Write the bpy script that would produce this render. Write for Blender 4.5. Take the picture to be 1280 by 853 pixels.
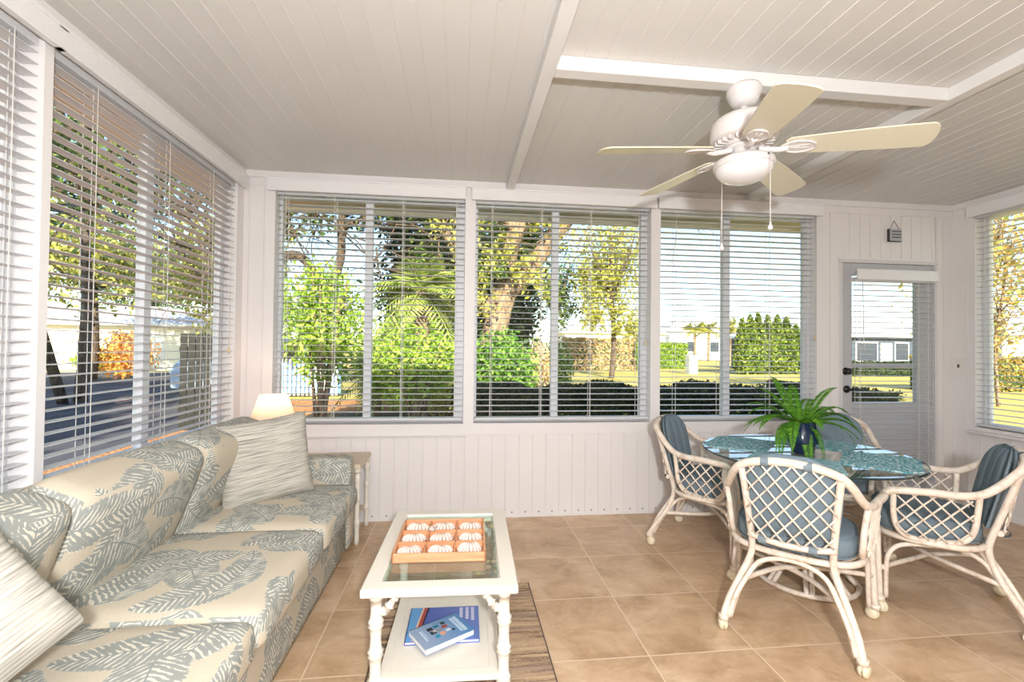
import bpy, bmesh, math, random
import numpy as np
from mathutils import Vector, Matrix, Euler
PI = math.pi
for o in list(bpy.data.objects): bpy.data.objects.remove(o)
SC = bpy.context.scene
COL = SC.collection
random.seed(7)

# ---------------------------------------------------------------- room measures (metres)
XL, XR, YB, YF, H = -1.502, 4.058, 3.396, -1.9, 2.46      # left, right, back wall, wall behind the camera, ceiling
GZ = -0.30                                               # garden level

# ---------------------------------------------------------------- camera
cam_d = bpy.data.cameras.new('camera'); cam_d.sensor_width = 36; cam_d.sensor_fit = 'HORIZONTAL'
cam_d.lens = 36*578.21/1280; cam_d.clip_start = .02; cam_d.clip_end = 600
cam = bpy.data.objects.new('camera', cam_d); COL.objects.link(cam); SC.camera = cam
yaw, pitch, roll = .1129, .0156, .0109
fw = Vector((math.sin(yaw)*math.cos(pitch), math.cos(yaw)*math.cos(pitch), math.sin(pitch)))
r0 = Vector((math.cos(yaw), -math.sin(yaw), 0)); u0 = r0.cross(fw)
rr = r0*math.cos(roll)+u0*math.sin(roll); uu = -r0*math.sin(roll)+u0*math.cos(roll)
M = Matrix((rr, uu, -fw)).transposed().to_4x4(); M.translation = (0, 0, 1.2412); cam.matrix_world = M

# ---------------------------------------------------------------- world, sun, lights, exposure
w = bpy.data.worlds.new('sky'); SC.world = w; w.use_nodes = True
nt = w.node_tree; nt.nodes.clear()
sky = nt.nodes.new('ShaderNodeTexSky'); sky.sky_type = 'NISHITA'; sky.sun_disc = False
sky.sun_elevation = math.radians(38); sky.sun_rotation = math.radians(180); sky.air_density = 1.0; sky.dust_density = .6; sky.ozone_density = 1.2
bg = nt.nodes.new('ShaderNodeBackground'); bg.inputs[1].default_value = .21
wo = nt.nodes.new('ShaderNodeOutputWorld')
nt.links.new(sky.outputs[0], bg.inputs[0]); nt.links.new(bg.outputs[0], wo.inputs[0])

def light(name, kind, loc, energy, color, direction=None, size=None, size_y=None):
    d = bpy.data.lights.new(name, kind); d.energy = energy; d.color = color
    if size is not None:
        if kind == 'AREA':
            d.size = size
            if size_y: d.shape = 'RECTANGLE'; d.size_y = size_y
        elif kind == 'SUN': d.angle = size
        else: d.shadow_soft_size = size
    o = bpy.data.objects.new(name, d); COL.objects.link(o); o.location = loc
    if direction is not None: o.rotation_euler = Vector(direction).to_track_quat('-Z', 'Y').to_euler()
    return o
light('sun', 'SUN', (0, -20, 20), 9.0, (1, .87, .66), (-.03, 1, -.48), size=.01)
fl_ = light('photographer_flash', 'SPOT', (.148, -.45, 1.47), 142, (.985, .99, 1), (.10, 1, .16), size=.06)
fl_.data.spot_size = math.radians(165); fl_.data.spot_blend = .6
light('added_bounce_fill', 'AREA', (.3, -.75, 2.38), 40, (.985, .99, 1), (0, -.13, -1), size=3.2, size_y=1.2)  # added soft fill under the ceiling, stands in for bounced light
SC.view_settings.view_transform = 'Standard'; SC.view_settings.look = 'None'
SC.view_settings.gamma = 1; SC.view_settings.exposure = 0.90; SC.view_settings.use_curve_mapping = False

# ---------------------------------------------------------------- material helpers
def sock(nd, n): return nd.inputs[n]
class NT:
    def __init__(s, name, rough=.5, spec=.5):
        s.m = bpy.data.materials.new(name); s.m.use_nodes = True; s.t = s.m.node_tree
        s.b = s.t.nodes['Principled BSDF']; s.b.inputs['Roughness'].default_value = rough
        s.b.inputs['Specular IOR Level'].default_value = spec
    def n(s, typ, **kw):
        nd = s.t.nodes.new(typ)
        for k, v in kw.items(): setattr(nd, k, v)
        return nd
    def l(s, a, b): s.t.links.new(a, b)
    def val(s, x):
        return x
    def math(s, op, a, b=None, c=None, clamp=False):
        nd = s.n('ShaderNodeMath', operation=op); nd.use_clamp = clamp
        for i, v in enumerate((a, b, c)):
            if v is None: continue
            if isinstance(v, (int, float)): nd.inputs[i].default_value = v
            else: s.l(v, nd.inputs[i])
        return nd.outputs[0]
    def mix(s, f, a, b):
        nd = s.n('ShaderNodeMix', data_type='RGBA')
        for i, v in ((0, f), (6, a), (7, b)):
            if isinstance(v, (int, float)): nd.inputs[i].default_value = v
            elif isinstance(v, tuple): nd.inputs[i].default_value = (*v, 1)
            else: s.l(v, nd.inputs[i])
        return nd.outputs[2]
    def ramp(s, f, stops, interp='LINEAR'):
        nd = s.n('ShaderNodeValToRGB'); cr = nd.color_ramp; cr.interpolation = interp
        while len(cr.elements) < len(stops): cr.elements.new(.5)
        for e, (p, c) in zip(cr.elements, stops): e.position = p; e.color = (*c, 1)
        s.l(f, nd.inputs[0]); return nd.outputs[0]
    def coord(s, which='Object'):
        return s.n('ShaderNodeTexCoord').outputs[which]
    def mapping(s, v, loc=(0, 0, 0), rot=(0, 0, 0), scale=(1, 1, 1)):
        nd = s.n('ShaderNodeMapping'); s.l(v, nd.inputs[0])
        nd.inputs[1].default_value = loc; nd.inputs[2].default_value = rot; nd.inputs[3].default_value = scale
        return nd.outputs[0]
    def noise(s, v, scale, detail=3, rough=.55, dist=0):
        nd = s.n('ShaderNodeTexNoise'); s.l(v, nd.inputs['Vector'])
        nd.inputs['Scale'].default_value = scale; nd.inputs['Detail'].default_value = detail
        nd.inputs['Roughness'].default_value = rough; nd.inputs['Distortion'].default_value = dist
        return nd.outputs[0]
    def base(s, c):
        if isinstance(c, tuple): s.b.inputs['Base Color'].default_value = (*c, 1)
        else: s.l(c, s.b.inputs['Base Color'])
        return s
    def bump(s, h, strength=.3, dist=.01):
        nd = s.n('ShaderNodeBump'); nd.inputs['Strength'].default_value = strength; nd.inputs['Distance'].default_value = dist
        s.l(h, nd.inputs['Height']); s.l(nd.outputs[0], s.b.inputs['Normal']); return s

def paint(name, c, rough=.45, var=.03, scale=3, bumps=0.0, spec=.4):
    k = NT(name, rough, spec)
    n = k.noise(k.coord(), scale, 4)
    a = tuple(x*(1-var) for x in c); b = tuple(min(1, x*(1+var)) for x in c)
    k.base(k.mix(n, a, b))
    if bumps: k.bump(k.noise(k.coord(), scale*40, 2), bumps, .002)
    return k.m

def leafy(name, c1, c2, c3=None, trans=.35, rough=.6):
    k = NT(name, rough, .3)
    g = k.n('ShaderNodeNewGeometry')
    stops = [(0, c1), (1, c2)] if c3 is None else [(0, c1), (.5, c2), (1, c3)]
    c = k.ramp(g.outputs['Random Per Island'], stops)
    k.base(c)
    tr = k.n('ShaderNodeBsdfTranslucent'); k.l(c, tr.inputs[0])
    mx = k.n('ShaderNodeMixShader'); mx.inputs[0].default_value = trans
    out = [n for n in k.t.nodes if n.type == 'OUTPUT_MATERIAL'][0]
    k.l(k.b.outputs[0], mx.inputs[1]); k.l(tr.outputs[0], mx.inputs[2]); k.l(mx.outputs[0], out.inputs[0])
    return k.m

def glass_mat(name, tint=(.97, 1, .99), refl=1.0, ior=1.5):
    m = bpy.data.materials.new(name); m.use_nodes = True; t = m.node_tree; t.nodes.clear()
    fr = t.nodes.new('ShaderNodeFresnel'); fr.inputs[0].default_value = ior
    tp = t.nodes.new('ShaderNodeBsdfTransparent'); tp.inputs[0].default_value = (*tint, 1)
    gl = t.nodes.new('ShaderNodeBsdfGlossy'); gl.inputs['Roughness'].default_value = .01
    mu = t.nodes.new('ShaderNodeMath'); mu.operation = 'MULTIPLY'; mu.inputs[1].default_value = refl; mu.use_clamp = True
    mx = t.nodes.new('ShaderNodeMixShader'); o = t.nodes.new('ShaderNodeOutputMaterial')
    ge = t.nodes.new('ShaderNodeNewGeometry'); m2 = t.nodes.new('ShaderNodeMath'); m2.operation = 'MULTIPLY_ADD'; m2.inputs[1].default_value = -refl; m2.inputs[2].default_value = refl
    t.links.new(ge.outputs['Backfacing'], m2.inputs[0]); t.links.new(m2.outputs[0], mu.inputs[1])
    t.links.new(fr.outputs[0], mu.inputs[0]); t.links.new(mu.outputs[0], mx.inputs[0])
    t.links.new(tp.outputs[0], mx.inputs[1]); t.links.new(gl.outputs[0], mx.inputs[2]); t.links.new(mx.outputs[0], o.inputs[0])
    return m

# --- the tropical leaf print (leaf outlines, midribs and veins laid over tan cloth)
def leaf_print():
    k = NT('leaf_print_fabric', .85, .2)
    uv = k.coord('UV')
    ground = k.mix(k.noise(uv, 140, 2), (.51, .445, .34), (.61, .545, .435))
    colr = ground
    hgt = None
    for i, (sc, off, rot, L, W) in enumerate([(2.7, (.37, .12, 0), .5, .165, .086), (3.0, (1.71, 2.33, 0), 2.1, .17, .080), (3.2, (5.2, 4.1, 0), 3.9, .155, .074)]):
        p = k.mapping(uv, loc=off)
        wob = k.noise(p, 9, 2)
        vo = k.n('ShaderNodeTexVoronoi', voronoi_dimensions='2D', feature='F1')
        k.l(p, vo.inputs['Vector']); vo.inputs['Scale'].default_value = sc; vo.inputs['Randomness'].default_value = .75
        d = k.n('ShaderNodeVectorMath', operation='SUBTRACT'); k.l(p, d.inputs[0]); k.l(vo.outputs['Position'], d.inputs[1])
        sepc = k.n('ShaderNodeSeparateColor'); k.l(vo.outputs['Color'], sepc.inputs[0])
        ang = k.math('MULTIPLY_ADD', sepc.outputs[0], 2.2, rot)
        vr = k.n('ShaderNodeVectorRotate', rotation_type='Z_AXIS'); k.l(d.outputs[0], vr.inputs['Vector']); k.l(ang, vr.inputs['Angle'])
        s = k.n('ShaderNodeSeparateXYZ'); k.l(vr.outputs[0], s.inputs[0])
        u = s.outputs[0]
        # gentle bend of the midrib
        bend = k.math('MULTIPLY', k.math('MULTIPLY', u, u), k.math('MULTIPLY_ADD', sepc.outputs[1], 3.0, -1.5))
        v = k.math('SUBTRACT', s.outputs[1], bend)
        a = k.math('ABSOLUTE', v)
        un = k.math('DIVIDE', u, L)
        env = k.math('SQRT', k.math('MAXIMUM', k.math('SUBTRACT', 1, k.math('MULTIPLY', un, un)), 0))
        env = k.math('MULTIPLY', env, k.math('MULTIPLY_ADD', un, -.28, .95))
        # slanted vein coordinate
        q = k.math('SUBTRACT', u, k.math('MULTIPLY', a, .75))
        q = k.math('ADD', q, k.math('MULTIPLY', wob, .03))
        q = k.math('ADD', q, k.math('MULTIPLY', k.noise(p, 45, 2), .012))
        saw = k.math('SINE', k.math('MULTIPLY', q, 340))
        wid = k.math('MULTIPLY', env, k.math('MULTIPLY_ADD', saw, .004, W))
        inside = k.math('MULTIPLY', k.math('SUBTRACT', wid, a), 400, clamp=True)
        # cream veins: fine streaks that widen and break up
        st = k.noise(k.mapping(uv, loc=(i*3.1, 0, 0)), 28, 2)
        thr = k.math('MULTIPLY_ADD', k.math('DIVIDE', a, W), -.75, 1.12)
        vein = k.math('MULTIPLY', k.math('SUBTRACT', k.math('ADD', saw, k.math('MULTIPLY_ADD', st, 4.4, -2.35)), k.math('SUBTRACT', 1, thr)), 2.2, clamp=True)
        mid = k.math('MULTIPLY', k.math('SUBTRACT', .0028, a), 900, clamp=True)
        g1 = k.mix(k.noise(k.mapping(uv, loc=(0, i*2.0, 0)), 14, 3), (.26, .275, .26), (.37, .385, .35))
        lc = k.mix(k.math('MULTIPLY', vein, .85), g1, (.72, .68, .57))
        lc = k.mix(mid, lc, (.27, .30, .28))
        colr = k.mix(inside, colr, lc)
    k.base(colr)
    k.bump(k.noise(uv, 260, 2), .25, .002)
    return k.m

def streak_fabric():
    k = NT('streaked_weave_fabric', .9, .15)
    uv = k.coord('UV')
    m = k.mapping(uv, scale=(6, 150, 1))
    n = k.noise(m, 1.0, 4, .6)
    c = k.ramp(n, [(.30, (.20, .19, .165)), (.42, (.37, .35, .305)), (.54, (.54, .51, .445)), (.75, (.66, .63, .565))])
    k.base(c); k.bump(n, .5, .004)
    return k.m

def weave(name, c, rough=.9):
    k = NT(name, rough, .15)
    uv = k.coord()
    n = k.noise(uv, 180, 2); n2 = k.noise(uv, 6, 3)
    a = tuple(x*.80 for x in c); b = tuple(min(1, x*1.2) for x in c)
    k.base(k.mix(n, a, b)); k.bump(n, .2, .002)
    return k.m

def tile_floor():
    k = NT('beige_floor_tile', .33, .5)
    p = k.n('ShaderNodeNewGeometry').outputs['Position']
    T = .45; ox, oy = 1.7331*T, 4.0403*T
    m = k.mapping(p, loc=(-ox/T+20, -oy/T+20, 0), scale=(1/T, 1/T, 1/T))
    s = k.n('ShaderNodeSeparateXYZ'); k.l(m, s.inputs[0])
    def edge(x):
        f = k.math('FRACT', x); return k.math('MINIMUM', f, k.math('SUBTRACT', 1, f))
    e = k.math('MINIMUM', edge(s.outputs[0]), edge(s.outputs[1]))
    grout = k.math('MULTIPLY', k.math('SUBTRACT', .0085, e), 260, clamp=True)
    fl = k.n('ShaderNodeVectorMath', operation='FLOOR'); k.l(m, fl.inputs[0])
    wn = k.n('ShaderNodeTexWhiteNoise', noise_dimensions='2D'); k.l(fl.outputs[0], wn.inputs['Vector'])
    shift = k.n('ShaderNodeVectorMath', operation='MULTIPLY_ADD'); k.l(wn.outputs['Color'], shift.inputs[0]); shift.inputs[1].default_value = (7, 7, 7); k.l(p, shift.inputs[2])
    a = k.noise(shift.outputs[0], 4.5, 6, .62, .6); b = k.noise(shift.outputs[0], 34, 4, .6); cc = k.noise(k.mapping(shift.outputs[0], rot=(0, 0, .6), scale=(1, 3.2, 1)), 3.0, 5, .65, 1.2)
    base = k.ramp(a, [(.3, (.42, .265, .145)), (.5, (.60, .41, .25)), (.72, (.74, .55, .375))])
    base = k.mix(k.math('MULTIPLY', k.math('SUBTRACT', cc, .48), 2.4, clamp=True), base, (.43, .27, .15))
    base = k.mix(k.math('MULTIPLY', k.math('SUBTRACT', b, .52), 1.3, clamp=True), base, (.74, .58, .42))
    tint = k.math('MULTIPLY_ADD', wn.outputs['Value'], .12, .94)
    hs = k.n('ShaderNodeHueSaturation'); k.l(base, hs.inputs['Color']); k.l(tint, hs.inputs['Value'])
    k.base(k.mix(grout, hs.outputs[0], (.74, .58, .42)))
    h = k.math('SUBTRACT', k.math('MULTIPLY', b, .25), grout)
    k.bump(h, .25, .003)
    return k.m

def wood(name, c1, c2, scale=(1, 14, 14), rough=.5):
    k = NT(name, rough, .4)
    n = k.noise(k.mapping(k.coord(), scale=scale), 6, 4, .6, .8)
    k.base(k.ramp(n, [(.3, c1), (.7, c2)])); return k.m

def rattan_mat():
    k = NT('whitewashed_rattan', .42, .4)
    n = k.noise(k.coord(), 22, 5, .7)
    k.base(k.ramp(n, [(.25, (.52, .37, .28)), (.45, (.76, .65, .54)), (.7, (.86, .79, .69))]))
    return k.m

def rug_mat():
    k = NT('striped_rush_rug', .95, .1)
    p = k.coord()
    st = k.noise(k.mapping(p, scale=(1.4, 30, 1)), 1.6, 5, .65, .3)
    c = k.ramp(st, [(.30, (.07, .05, .045)), (.42, (.24, .155, .105)), (.52, (.46, .32, .20)), (.68, (.58, .43, .28))])
    sp = k.noise(k.mapping(p, scale=(60, 160, 1)), 1, 3)
    c = k.mix(k.math('MULTIPLY', k.math('SUBTRACT', sp, .5), 3, clamp=True), c, (.62, .48, .33))
    band = k.noise(k.mapping(p, scale=(.15, 9, 1)), 1.0, 2)
    c = k.mix(k.math('MULTIPLY', k.math('SUBTRACT', band, .52), 5, clamp=True), c, (.10, .09, .12))
    k.base(c); k.bump(sp, .6, .004)
    return k.m

def placemat_mat():
    k = NT('teal_woven_mat', .8, .2)
    p = k.coord()
    n = k.noise(k.mapping(p, scale=(26, 70, 10)), 1, 4, .7)
    k.base(k.ramp(n, [(.32, (.03, .15, .20)), (.43, (.09, .32, .38)), (.52, (.28, .48, .53)), (.66, (.62, .70, .71))]))
    k.bump(n, .5, .003); return k.m

def lawn_mat():
    k = NT('sunlit_lawn', .9, .1)
    p = k.coord()
    a = k.noise(p, .35, 4); b = k.noise(p, 9, 4, .7)
    c = k.ramp(a, [(.3, (.34, .29, .07)), (.5, (.48, .39, .13)), (.7, (.62, .50, .20))])
    k.base(k.mix(k.math('MULTIPLY', b, .5), c, (.25, .23, .06))); return k.m

def asphalt_mat():
    k = NT('asphalt', .9, .2)
    p = k.coord(); a = k.noise(p, 120, 2); b = k.noise(p, 1.2, 4)
    k.base(k.mix(b, k.mix(a, (.05, .052, .07), (.085, .088, .11)), (.07, .07, .09))); return k.m

def mulch_mat():
    k = NT('bark_mulch', .95, .1)
    p = k.coord(); v = k.n('ShaderNodeTexVoronoi'); k.l(k.mapping(p, scale=(26, 60, 26)), v.inputs['Vector']); v.inputs['Scale'].default_value = 1
    k.base(k.ramp(k.noise(v.outputs['Color'], 3, 1), [(.3, (.16, .06, .03)), (.5, (.50, .23, .10)), (.7, (.80, .48, .26))]))
    k.bump(v.outputs['Distance'], .8, .03); return k.m

def bark_mat(name='oak_bark', c1=(.07, .045, .03), c2=(.42, .30, .20)):
    k = NT(name, .95, .1)
    n = k.noise(k.mapping(k.coord(), scale=(5, 5, 2)), 2.2, 5, .7, .5)
    k.base(k.ramp(n, [(.3, c1), (.7, c2)])); k.bump(n, .8, .05); return k.m

def shade_mat():
    m = bpy.data.materials.new('lamp_shade_cloth'); m.use_nodes = True; t = m.node_tree; t.nodes.clear()
    d = t.nodes.new('ShaderNodeBsdfDiffuse'); d.inputs[0].default_value = (.84, .70, .60, 1)
    tr = t.nodes.new('ShaderNodeBsdfTranslucent'); tr.inputs[0].default_value = (.95, .74, .56, 1)
    mx = t.nodes.new('ShaderNodeMixShader'); mx.inputs[0].default_value = .55; o = t.nodes.new('ShaderNodeOutputMaterial')
    t.links.new(d.outputs[0], mx.inputs[1]); t.links.new(tr.outputs[0], mx.inputs[2]); t.links.new(mx.outputs[0], o.inputs[0])
    return m

MT = dict(
    wall=paint('white_beadboard_paint', (.79, .76, .75), .5), wall_b=paint('white_trim_paint', (.82, .79, .78), .45),
    ceil=paint('ceiling_panel_enamel', (.69, .67, .64), .42), beam=paint('beam_enamel', (.76, .75, .73), .4),
    vinyl=paint('window_frame_vinyl', (.74, .75, .76), .4), slat=paint('blind_slat_white', (.66, .665, .68), .4, .01),
    valance=paint('blind_valance_white', (.82, .81, .81), .4, .01), cord=paint('blind_cord', (.78, .76, .72), .7),
    tassel=paint('wooden_tassel', (.72, .58, .34), .5), glass=glass_mat('window_glass', (.96, .985, .98), .7),
    door=paint('dimmed_door_paint', (.50, .50, .515), .45), black=paint('black_metal', (.02, .02, .02), .35), jamb=paint('door_trim_grey', (.66, .64, .64), .45),  # door: base colour lowered, light falloff put into it
    tile=tile_floor(), leafprint=leaf_print(), streak=streak_fabric(), blue=weave('blue_grey_chair_fabric', (.185, .24, .28)),
    strap=weave('grey_strap_fabric', (.20, .25, .28)), cream=paint('cream_lacquer', (.79, .745, .655), .3, .02), rattan=rattan_mat(),
    castor=paint('castor_plastic', (.80, .72, .52), .35), tableglass=glass_mat('table_glass', (.90, .97, .955), 1.5, 1.55),
    glassedge=paint('dark_glass_edge', (.012, .03, .03), .1, spec=.8), pot=paint('navy_glaze', (.008, .02, .055), .18, spec=.7), soil=paint('potting_soil', (.05, .035, .02), .9),
    fern=leafy('fern_green', (.03, .13, .01), (.10, .30, .02), (.20, .42, .04), .3), mat=placemat_mat(), rug=rug_mat(), rugedge=weave('dark_rug_binding', (.12, .09, .08)),
    tray=wood('tray_wood', (.58, .24, .11), (.80, .42, .23)), fanwhite=paint('fan_white_enamel', (.74, .70, .685), .3), blade=paint('fan_blade_cream', (.74, .70, .55), .35),
    fanglass=paint('frosted_lamp_glass', (.84, .82, .83), .25), gold=paint('worn_brass', (.55, .42, .2), .35), screw=paint('galvanised_screw', (.35, .33, .32), .4),
    shade=shade_mat(), ceramic=paint('lamp_base_glaze', (.75, .68, .58), .3), rushtop=wood('pale_table_wood', (.60, .50, .37), (.72, .62, .48)),
    page=paint('book_pages', (.86, .84, .82), .8), lawn=lawn_mat(), asphalt=asphalt_mat(), mulch=mulch_mat(), bark=bark_mat(), darkbark=bark_mat('dark_bark', (.04, .03, .025), (.17, .125, .09)),
    concrete=paint('path_concrete', (.55, .50, .44), .9), stucco=paint('white_stucco', (.82, .80, .74), .9), stucco2=paint('cream_stucco', (.85, .78, .62), .9),
    bluewall=paint('blue_grey_siding', (.05, .07, .10), .8), roof=paint('pale_roof', (.40, .41, .43), .8), darkglass=paint('dark_window', (.03, .04, .06), .15), darkwood=wood('dark_fence_wood', (.006, .008, .006), (.016, .017, .013), (14, 14, 1), .8),
    car=paint('pale_blue_car_paint', (.36, .46, .60), .25, spec=.7), tyre=paint('tyre_rubber', (.02, .02, .02), .8), bluepaint=paint('blue_fence_paint', (.10, .20, .42), .5),
    utility=paint('utility_box_white', (.85, .85, .83), .6), ink=paint('dark_lettering', (.05, .05, .06), .6), signboard=paint('grey_sign_board', (.42, .43, .44), .6), signtwine=paint('brown_twine', (.12, .05, .05), .8),
    switch=paint('switch_ivory', (.78, .74, .70), .35),
)

# ---------------------------------------------------------------- mesh helpers
class MB:
    def __init__(s): s.v = []; s.f = []; s.mi = []; s.uv = []; s.has_uv = False; s.sm = []
    def add(s, vs, fs, mi=0, uvs=None, smooth=False):
        b = len(s.v); s.v += [tuple(x) for x in vs]
        for i, f in enumerate(fs):
            s.f.append(tuple(b+j for j in f)); s.mi.append(mi); s.sm.append(smooth)
            s.uv.append(uvs[i] if uvs else None)
            if uvs: s.has_uv = True
        return s
    def box(s, x0, x1, y0, y1, z0, z1, mi=0):
        v = [(x0, y0, z0), (x1, y0, z0), (x1, y1, z0), (x0, y1, z0), (x0, y0, z1), (x1, y0, z1), (x1, y1, z1), (x0, y1, z1)]
        return s.add(v, [(0, 3, 2, 1), (4, 5, 6, 7), (0, 1, 5, 4), (1, 2, 6, 5), (2, 3, 7, 6), (3, 0, 4, 7)], mi)
    def obox(s, c, sx, sy, sz, rot=(0, 0, 0), mi=0):
        R = Euler(rot).to_matrix(); c = Vector(c)
        v = [c+R @ Vector((a*sx/2, b*sy/2, d*sz/2)) for d in (-1, 1) for a, b in ((-1, -1), (1, -1), (1, 1), (-1, 1))]
        return s.add(v, [(0, 3, 2, 1), (4, 5, 6, 7), (0, 1, 5, 4), (1, 2, 6, 5), (2, 3, 7, 6), (3, 0, 4, 7)], mi)
    def tube(s, pts, rad, n=8, mi=0, closed=False, caps=True):
        pts = [Vector(p) for p in pts]; N = len(pts)
        if isinstance(rad, (int, float)): rad = [rad]*N
        vs = []; up = None
        for i, p in enumerate(pts):
            if closed: t = pts[(i+1) % N]-pts[i-1]
            else: t = pts[min(i+1, N-1)]-pts[max(i-1, 0)]
            t.normalize()
            if up is None:
                up = Vector((0, 0, 1)) if abs(t.z) < .9 else Vector((1, 0, 0))
            a = t.cross(up)
            if a.length < 1e-6: a = t.orthogonal()
            a.normalize(); b = a.cross(t).normalized(); up = b
            for k in range(n):
                th = 2*PI*k/n; vs.append(p+(a*math.cos(th)+b*math.sin(th))*rad[i])
        fs = []
        for i in range(N if closed else N-1):
            j = (i+1) % N
            for k in range(n): fs.append((i*n+k, i*n+(k+1) % n, j*n+(k+1) % n, j*n+k))
        s.add(vs, fs, mi, smooth=True)
        if caps and not closed:
            b = len(s.v)-len(vs)
            s.f.append(tuple(b+k for k in reversed(range(n)))); s.f.append(tuple(b+(N-1)*n+k for k in range(n)))
            s.mi += [mi, mi]; s.sm += [False, False]; s.uv += [None, None]
        return s
    def lathe(s, prof, n=32, c=(0, 0, 0), mi=0, axis=None, smooth=True):
        vs = []; q = Vector(axis).to_track_quat('Z', 'Y').to_matrix() if axis is not None else Matrix.Identity(3)
        for r, z in prof:
            for k in range(n):
                th = 2*PI*k/n; vs.append(Vector(c)+q @ Vector((max(r, 1e-5)*math.cos(th), max(r, 1e-5)*math.sin(th), z)))
        fs = [(i*n+k, i*n+(k+1) % n, (i+1)*n+(k+1) % n, (i+1)*n+k) for i in range(len(prof)-1) for k in range(n)]
        return s.add(vs, fs, mi, smooth=smooth)
    def prism(s, poly, z0, z1, mi=0, top_mi=None):
        n = len(poly); v = [(x, y, z0) for x, y in poly]+[(x, y, z1) for x, y in poly]
        s.add(v, [tuple(reversed(range(n)))]+[(k, (k+1) % n, n+(k+1) % n, n+k) for k in range(n)], mi)
        b = len(s.v)-2*n
        s.f.append(tuple(b+n+k for k in range(n))); s.mi.append(mi if top_mi is None else top_mi); s.sm.append(False); s.uv.append(None)
        return s
    def xform(s, M):
        s.v = [tuple(M @ Vector(p)) for p in s.v]; return s
    def build(s, name, mats, parent=None, bevel=0, seg=2, smooth=None, subsurf=0, loc=None, rot=None):
        me = bpy.data.meshes.new(name); me.from_pydata(s.v, [], s.f); 
        if not isinstance(mats, (list, tuple)): mats = [mats]
        for m in mats: me.materials.append(m)
        me.polygons.foreach_set('material_index', s.mi)
        me.polygons.foreach_set('use_smooth', [True]*len(s.f) if smooth else s.sm)
        if s.has_uv:
            ul = me.uv_layers.new(name='UVMap'); i = 0
            for f, u in zip(s.f, s.uv):
                for k in range(len(f)):
                    ul.data[i].uv = u[k] if u else (0, 0); i += 1
        me.update(); me.validate()
        o = bpy.data.objects.new(name, me); COL.objects.link(o)
        if parent: o.parent = parent
        if loc is not None: o.location = loc
        if rot is not None: o.rotation_euler = rot
        if bevel:
            b = o.modifiers.new('bevel', 'BEVEL'); b.width = bevel; b.segments = seg; b.limit_method = 'ANGLE'; b.angle_limit = math.radians(40)
        if subsurf:
            b = o.modifiers.new('subsurf', 'SUBSURF'); b.levels = subsurf; b.render_levels = subsurf
        return o

def thing(name, label, cat, loc=(0, 0, 0), rz=0, group=None):
    o = bpy.data.objects.new(name, None); COL.objects.link(o); o.empty_display_size = .1
    o.location = loc; o.rotation_euler = (0, 0, rz); o['label'] = label; o['category'] = cat
    if group: o['group'] = group
    return o
def tag(o, label=None, cat=None, group=None, kind=None):
    if label: o['label'] = label
    if cat: o['category'] = cat
    if group: o['group'] = group
    if kind: o['kind'] = kind
    return o
def struct(o, label=None, cat='room'):
    o['kind'] = 'structure'; o['category'] = cat
    if label: o['label'] = label
    return o
def copy_tree(o, parent=None):
    c = o.copy(); COL.objects.link(c)
    if parent: c.parent = parent
    for ch in list(o.children): copy_tree(ch, c)
    return c
def smooth_path(pts, k=6, closed=False):
    P = [Vector(p) for p in pts]; n = len(P); out = []
    rng = range(n) if closed else range(n-1)
    for i in rng:
        if closed: a, b, c, d = P[i-1], P[i], P[(i+1) % n], P[(i+2) % n]
        else: a, b, c, d = P[max(i-1, 0)], P[i], P[i+1], P[min(i+2, n-1)]
        for j in range(k):
            t = j/k
            out.append(.5*((2*b)+(c-a)*t+(2*a-5*b+4*c-d)*t*t+(3*b-a-3*c+d)*t*t*t))
    if not closed: out.append(P[-1])
    return out

# soft block with rounded edges, crowned faces and metre UVs on each side
def soft_block(sx, sy, sz, n=10, rnd=.05, crown=(0, 0, .02), pinch=0.0, uvo=(0, 0), warp=None):
    mb = MB(); hs = (sx/2, sy/2, sz/2)
    for ax in range(3):
        for sg in (-1, 1):
            a, b = (ax+1) % 3, (ax+2) % 3
            if sg < 0: a, b = b, a
            na = max(2, min(26, int(n))); vs = []; uvg = []
            def pos(i):
                # finer spacing near the edges
                t = -1+2*i/na; return math.copysign(abs(t)**.8, t)
            for i in range(na+1):
                for j in range(na+1):
                    p = [0, 0, 0]; p[ax] = sg*hs[ax]; ta, tb = pos(i), pos(j); p[a] = ta*hs[a]; p[b] = tb*hs[b]
                    q = [max(-hs[m]+rnd, min(hs[m]-rnd, p[m])) for m in range(3)]
                    d = Vector(p)-Vector(q)
                    if d.length > 1e-9:
                        d = d.normalized()*rnd if d.length > 0 else d
                    r = Vector(q)+d
                    u = [r[m]/hs[m] for m in range(3)]
                    for m in range(3):
                        o1, o2 = (m+1) % 3, (m+2) % 3
                        w = max(0, 1-u[o1]**2)*max(0, 1-u[o2]**2)
                        r[m] += u[m]*crown[m]*w**.6
                    if pinch:
                        e = max(abs(u[0]), abs(u[1])); r[2] *= 1-pinch*e**3
                    if warp: r = warp(r)
                    vs.append(r); uvg.append((p[a]+uvo[0]+ax*.37, p[b]+uvo[1]+sg*.21) if ax != 2 else (p[0]+uvo[0], p[1]+uvo[1]))
            fs = []; uv = []
            for i in range(na):
                for j in range(na):
                    f = (i*(na+1)+j, (i+1)*(na+1)+j, (i+1)*(na+1)+j+1, i*(na+1)+j+1)
                    fs.append(f); uv.append([uvg[k] for k in f])
            mb.add(vs, fs, 0, uv, True)
    return mb
def weld(o, d=.0005):
    bm = bmesh.new(); bm.from_mesh(o.data); bmesh.ops.remove_doubles(bm, verts=bm.verts, dist=d)
    bmesh.ops.recalc_face_normals(bm, faces=bm.faces); bm.to_mesh(o.data); bm.free(); return o

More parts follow.
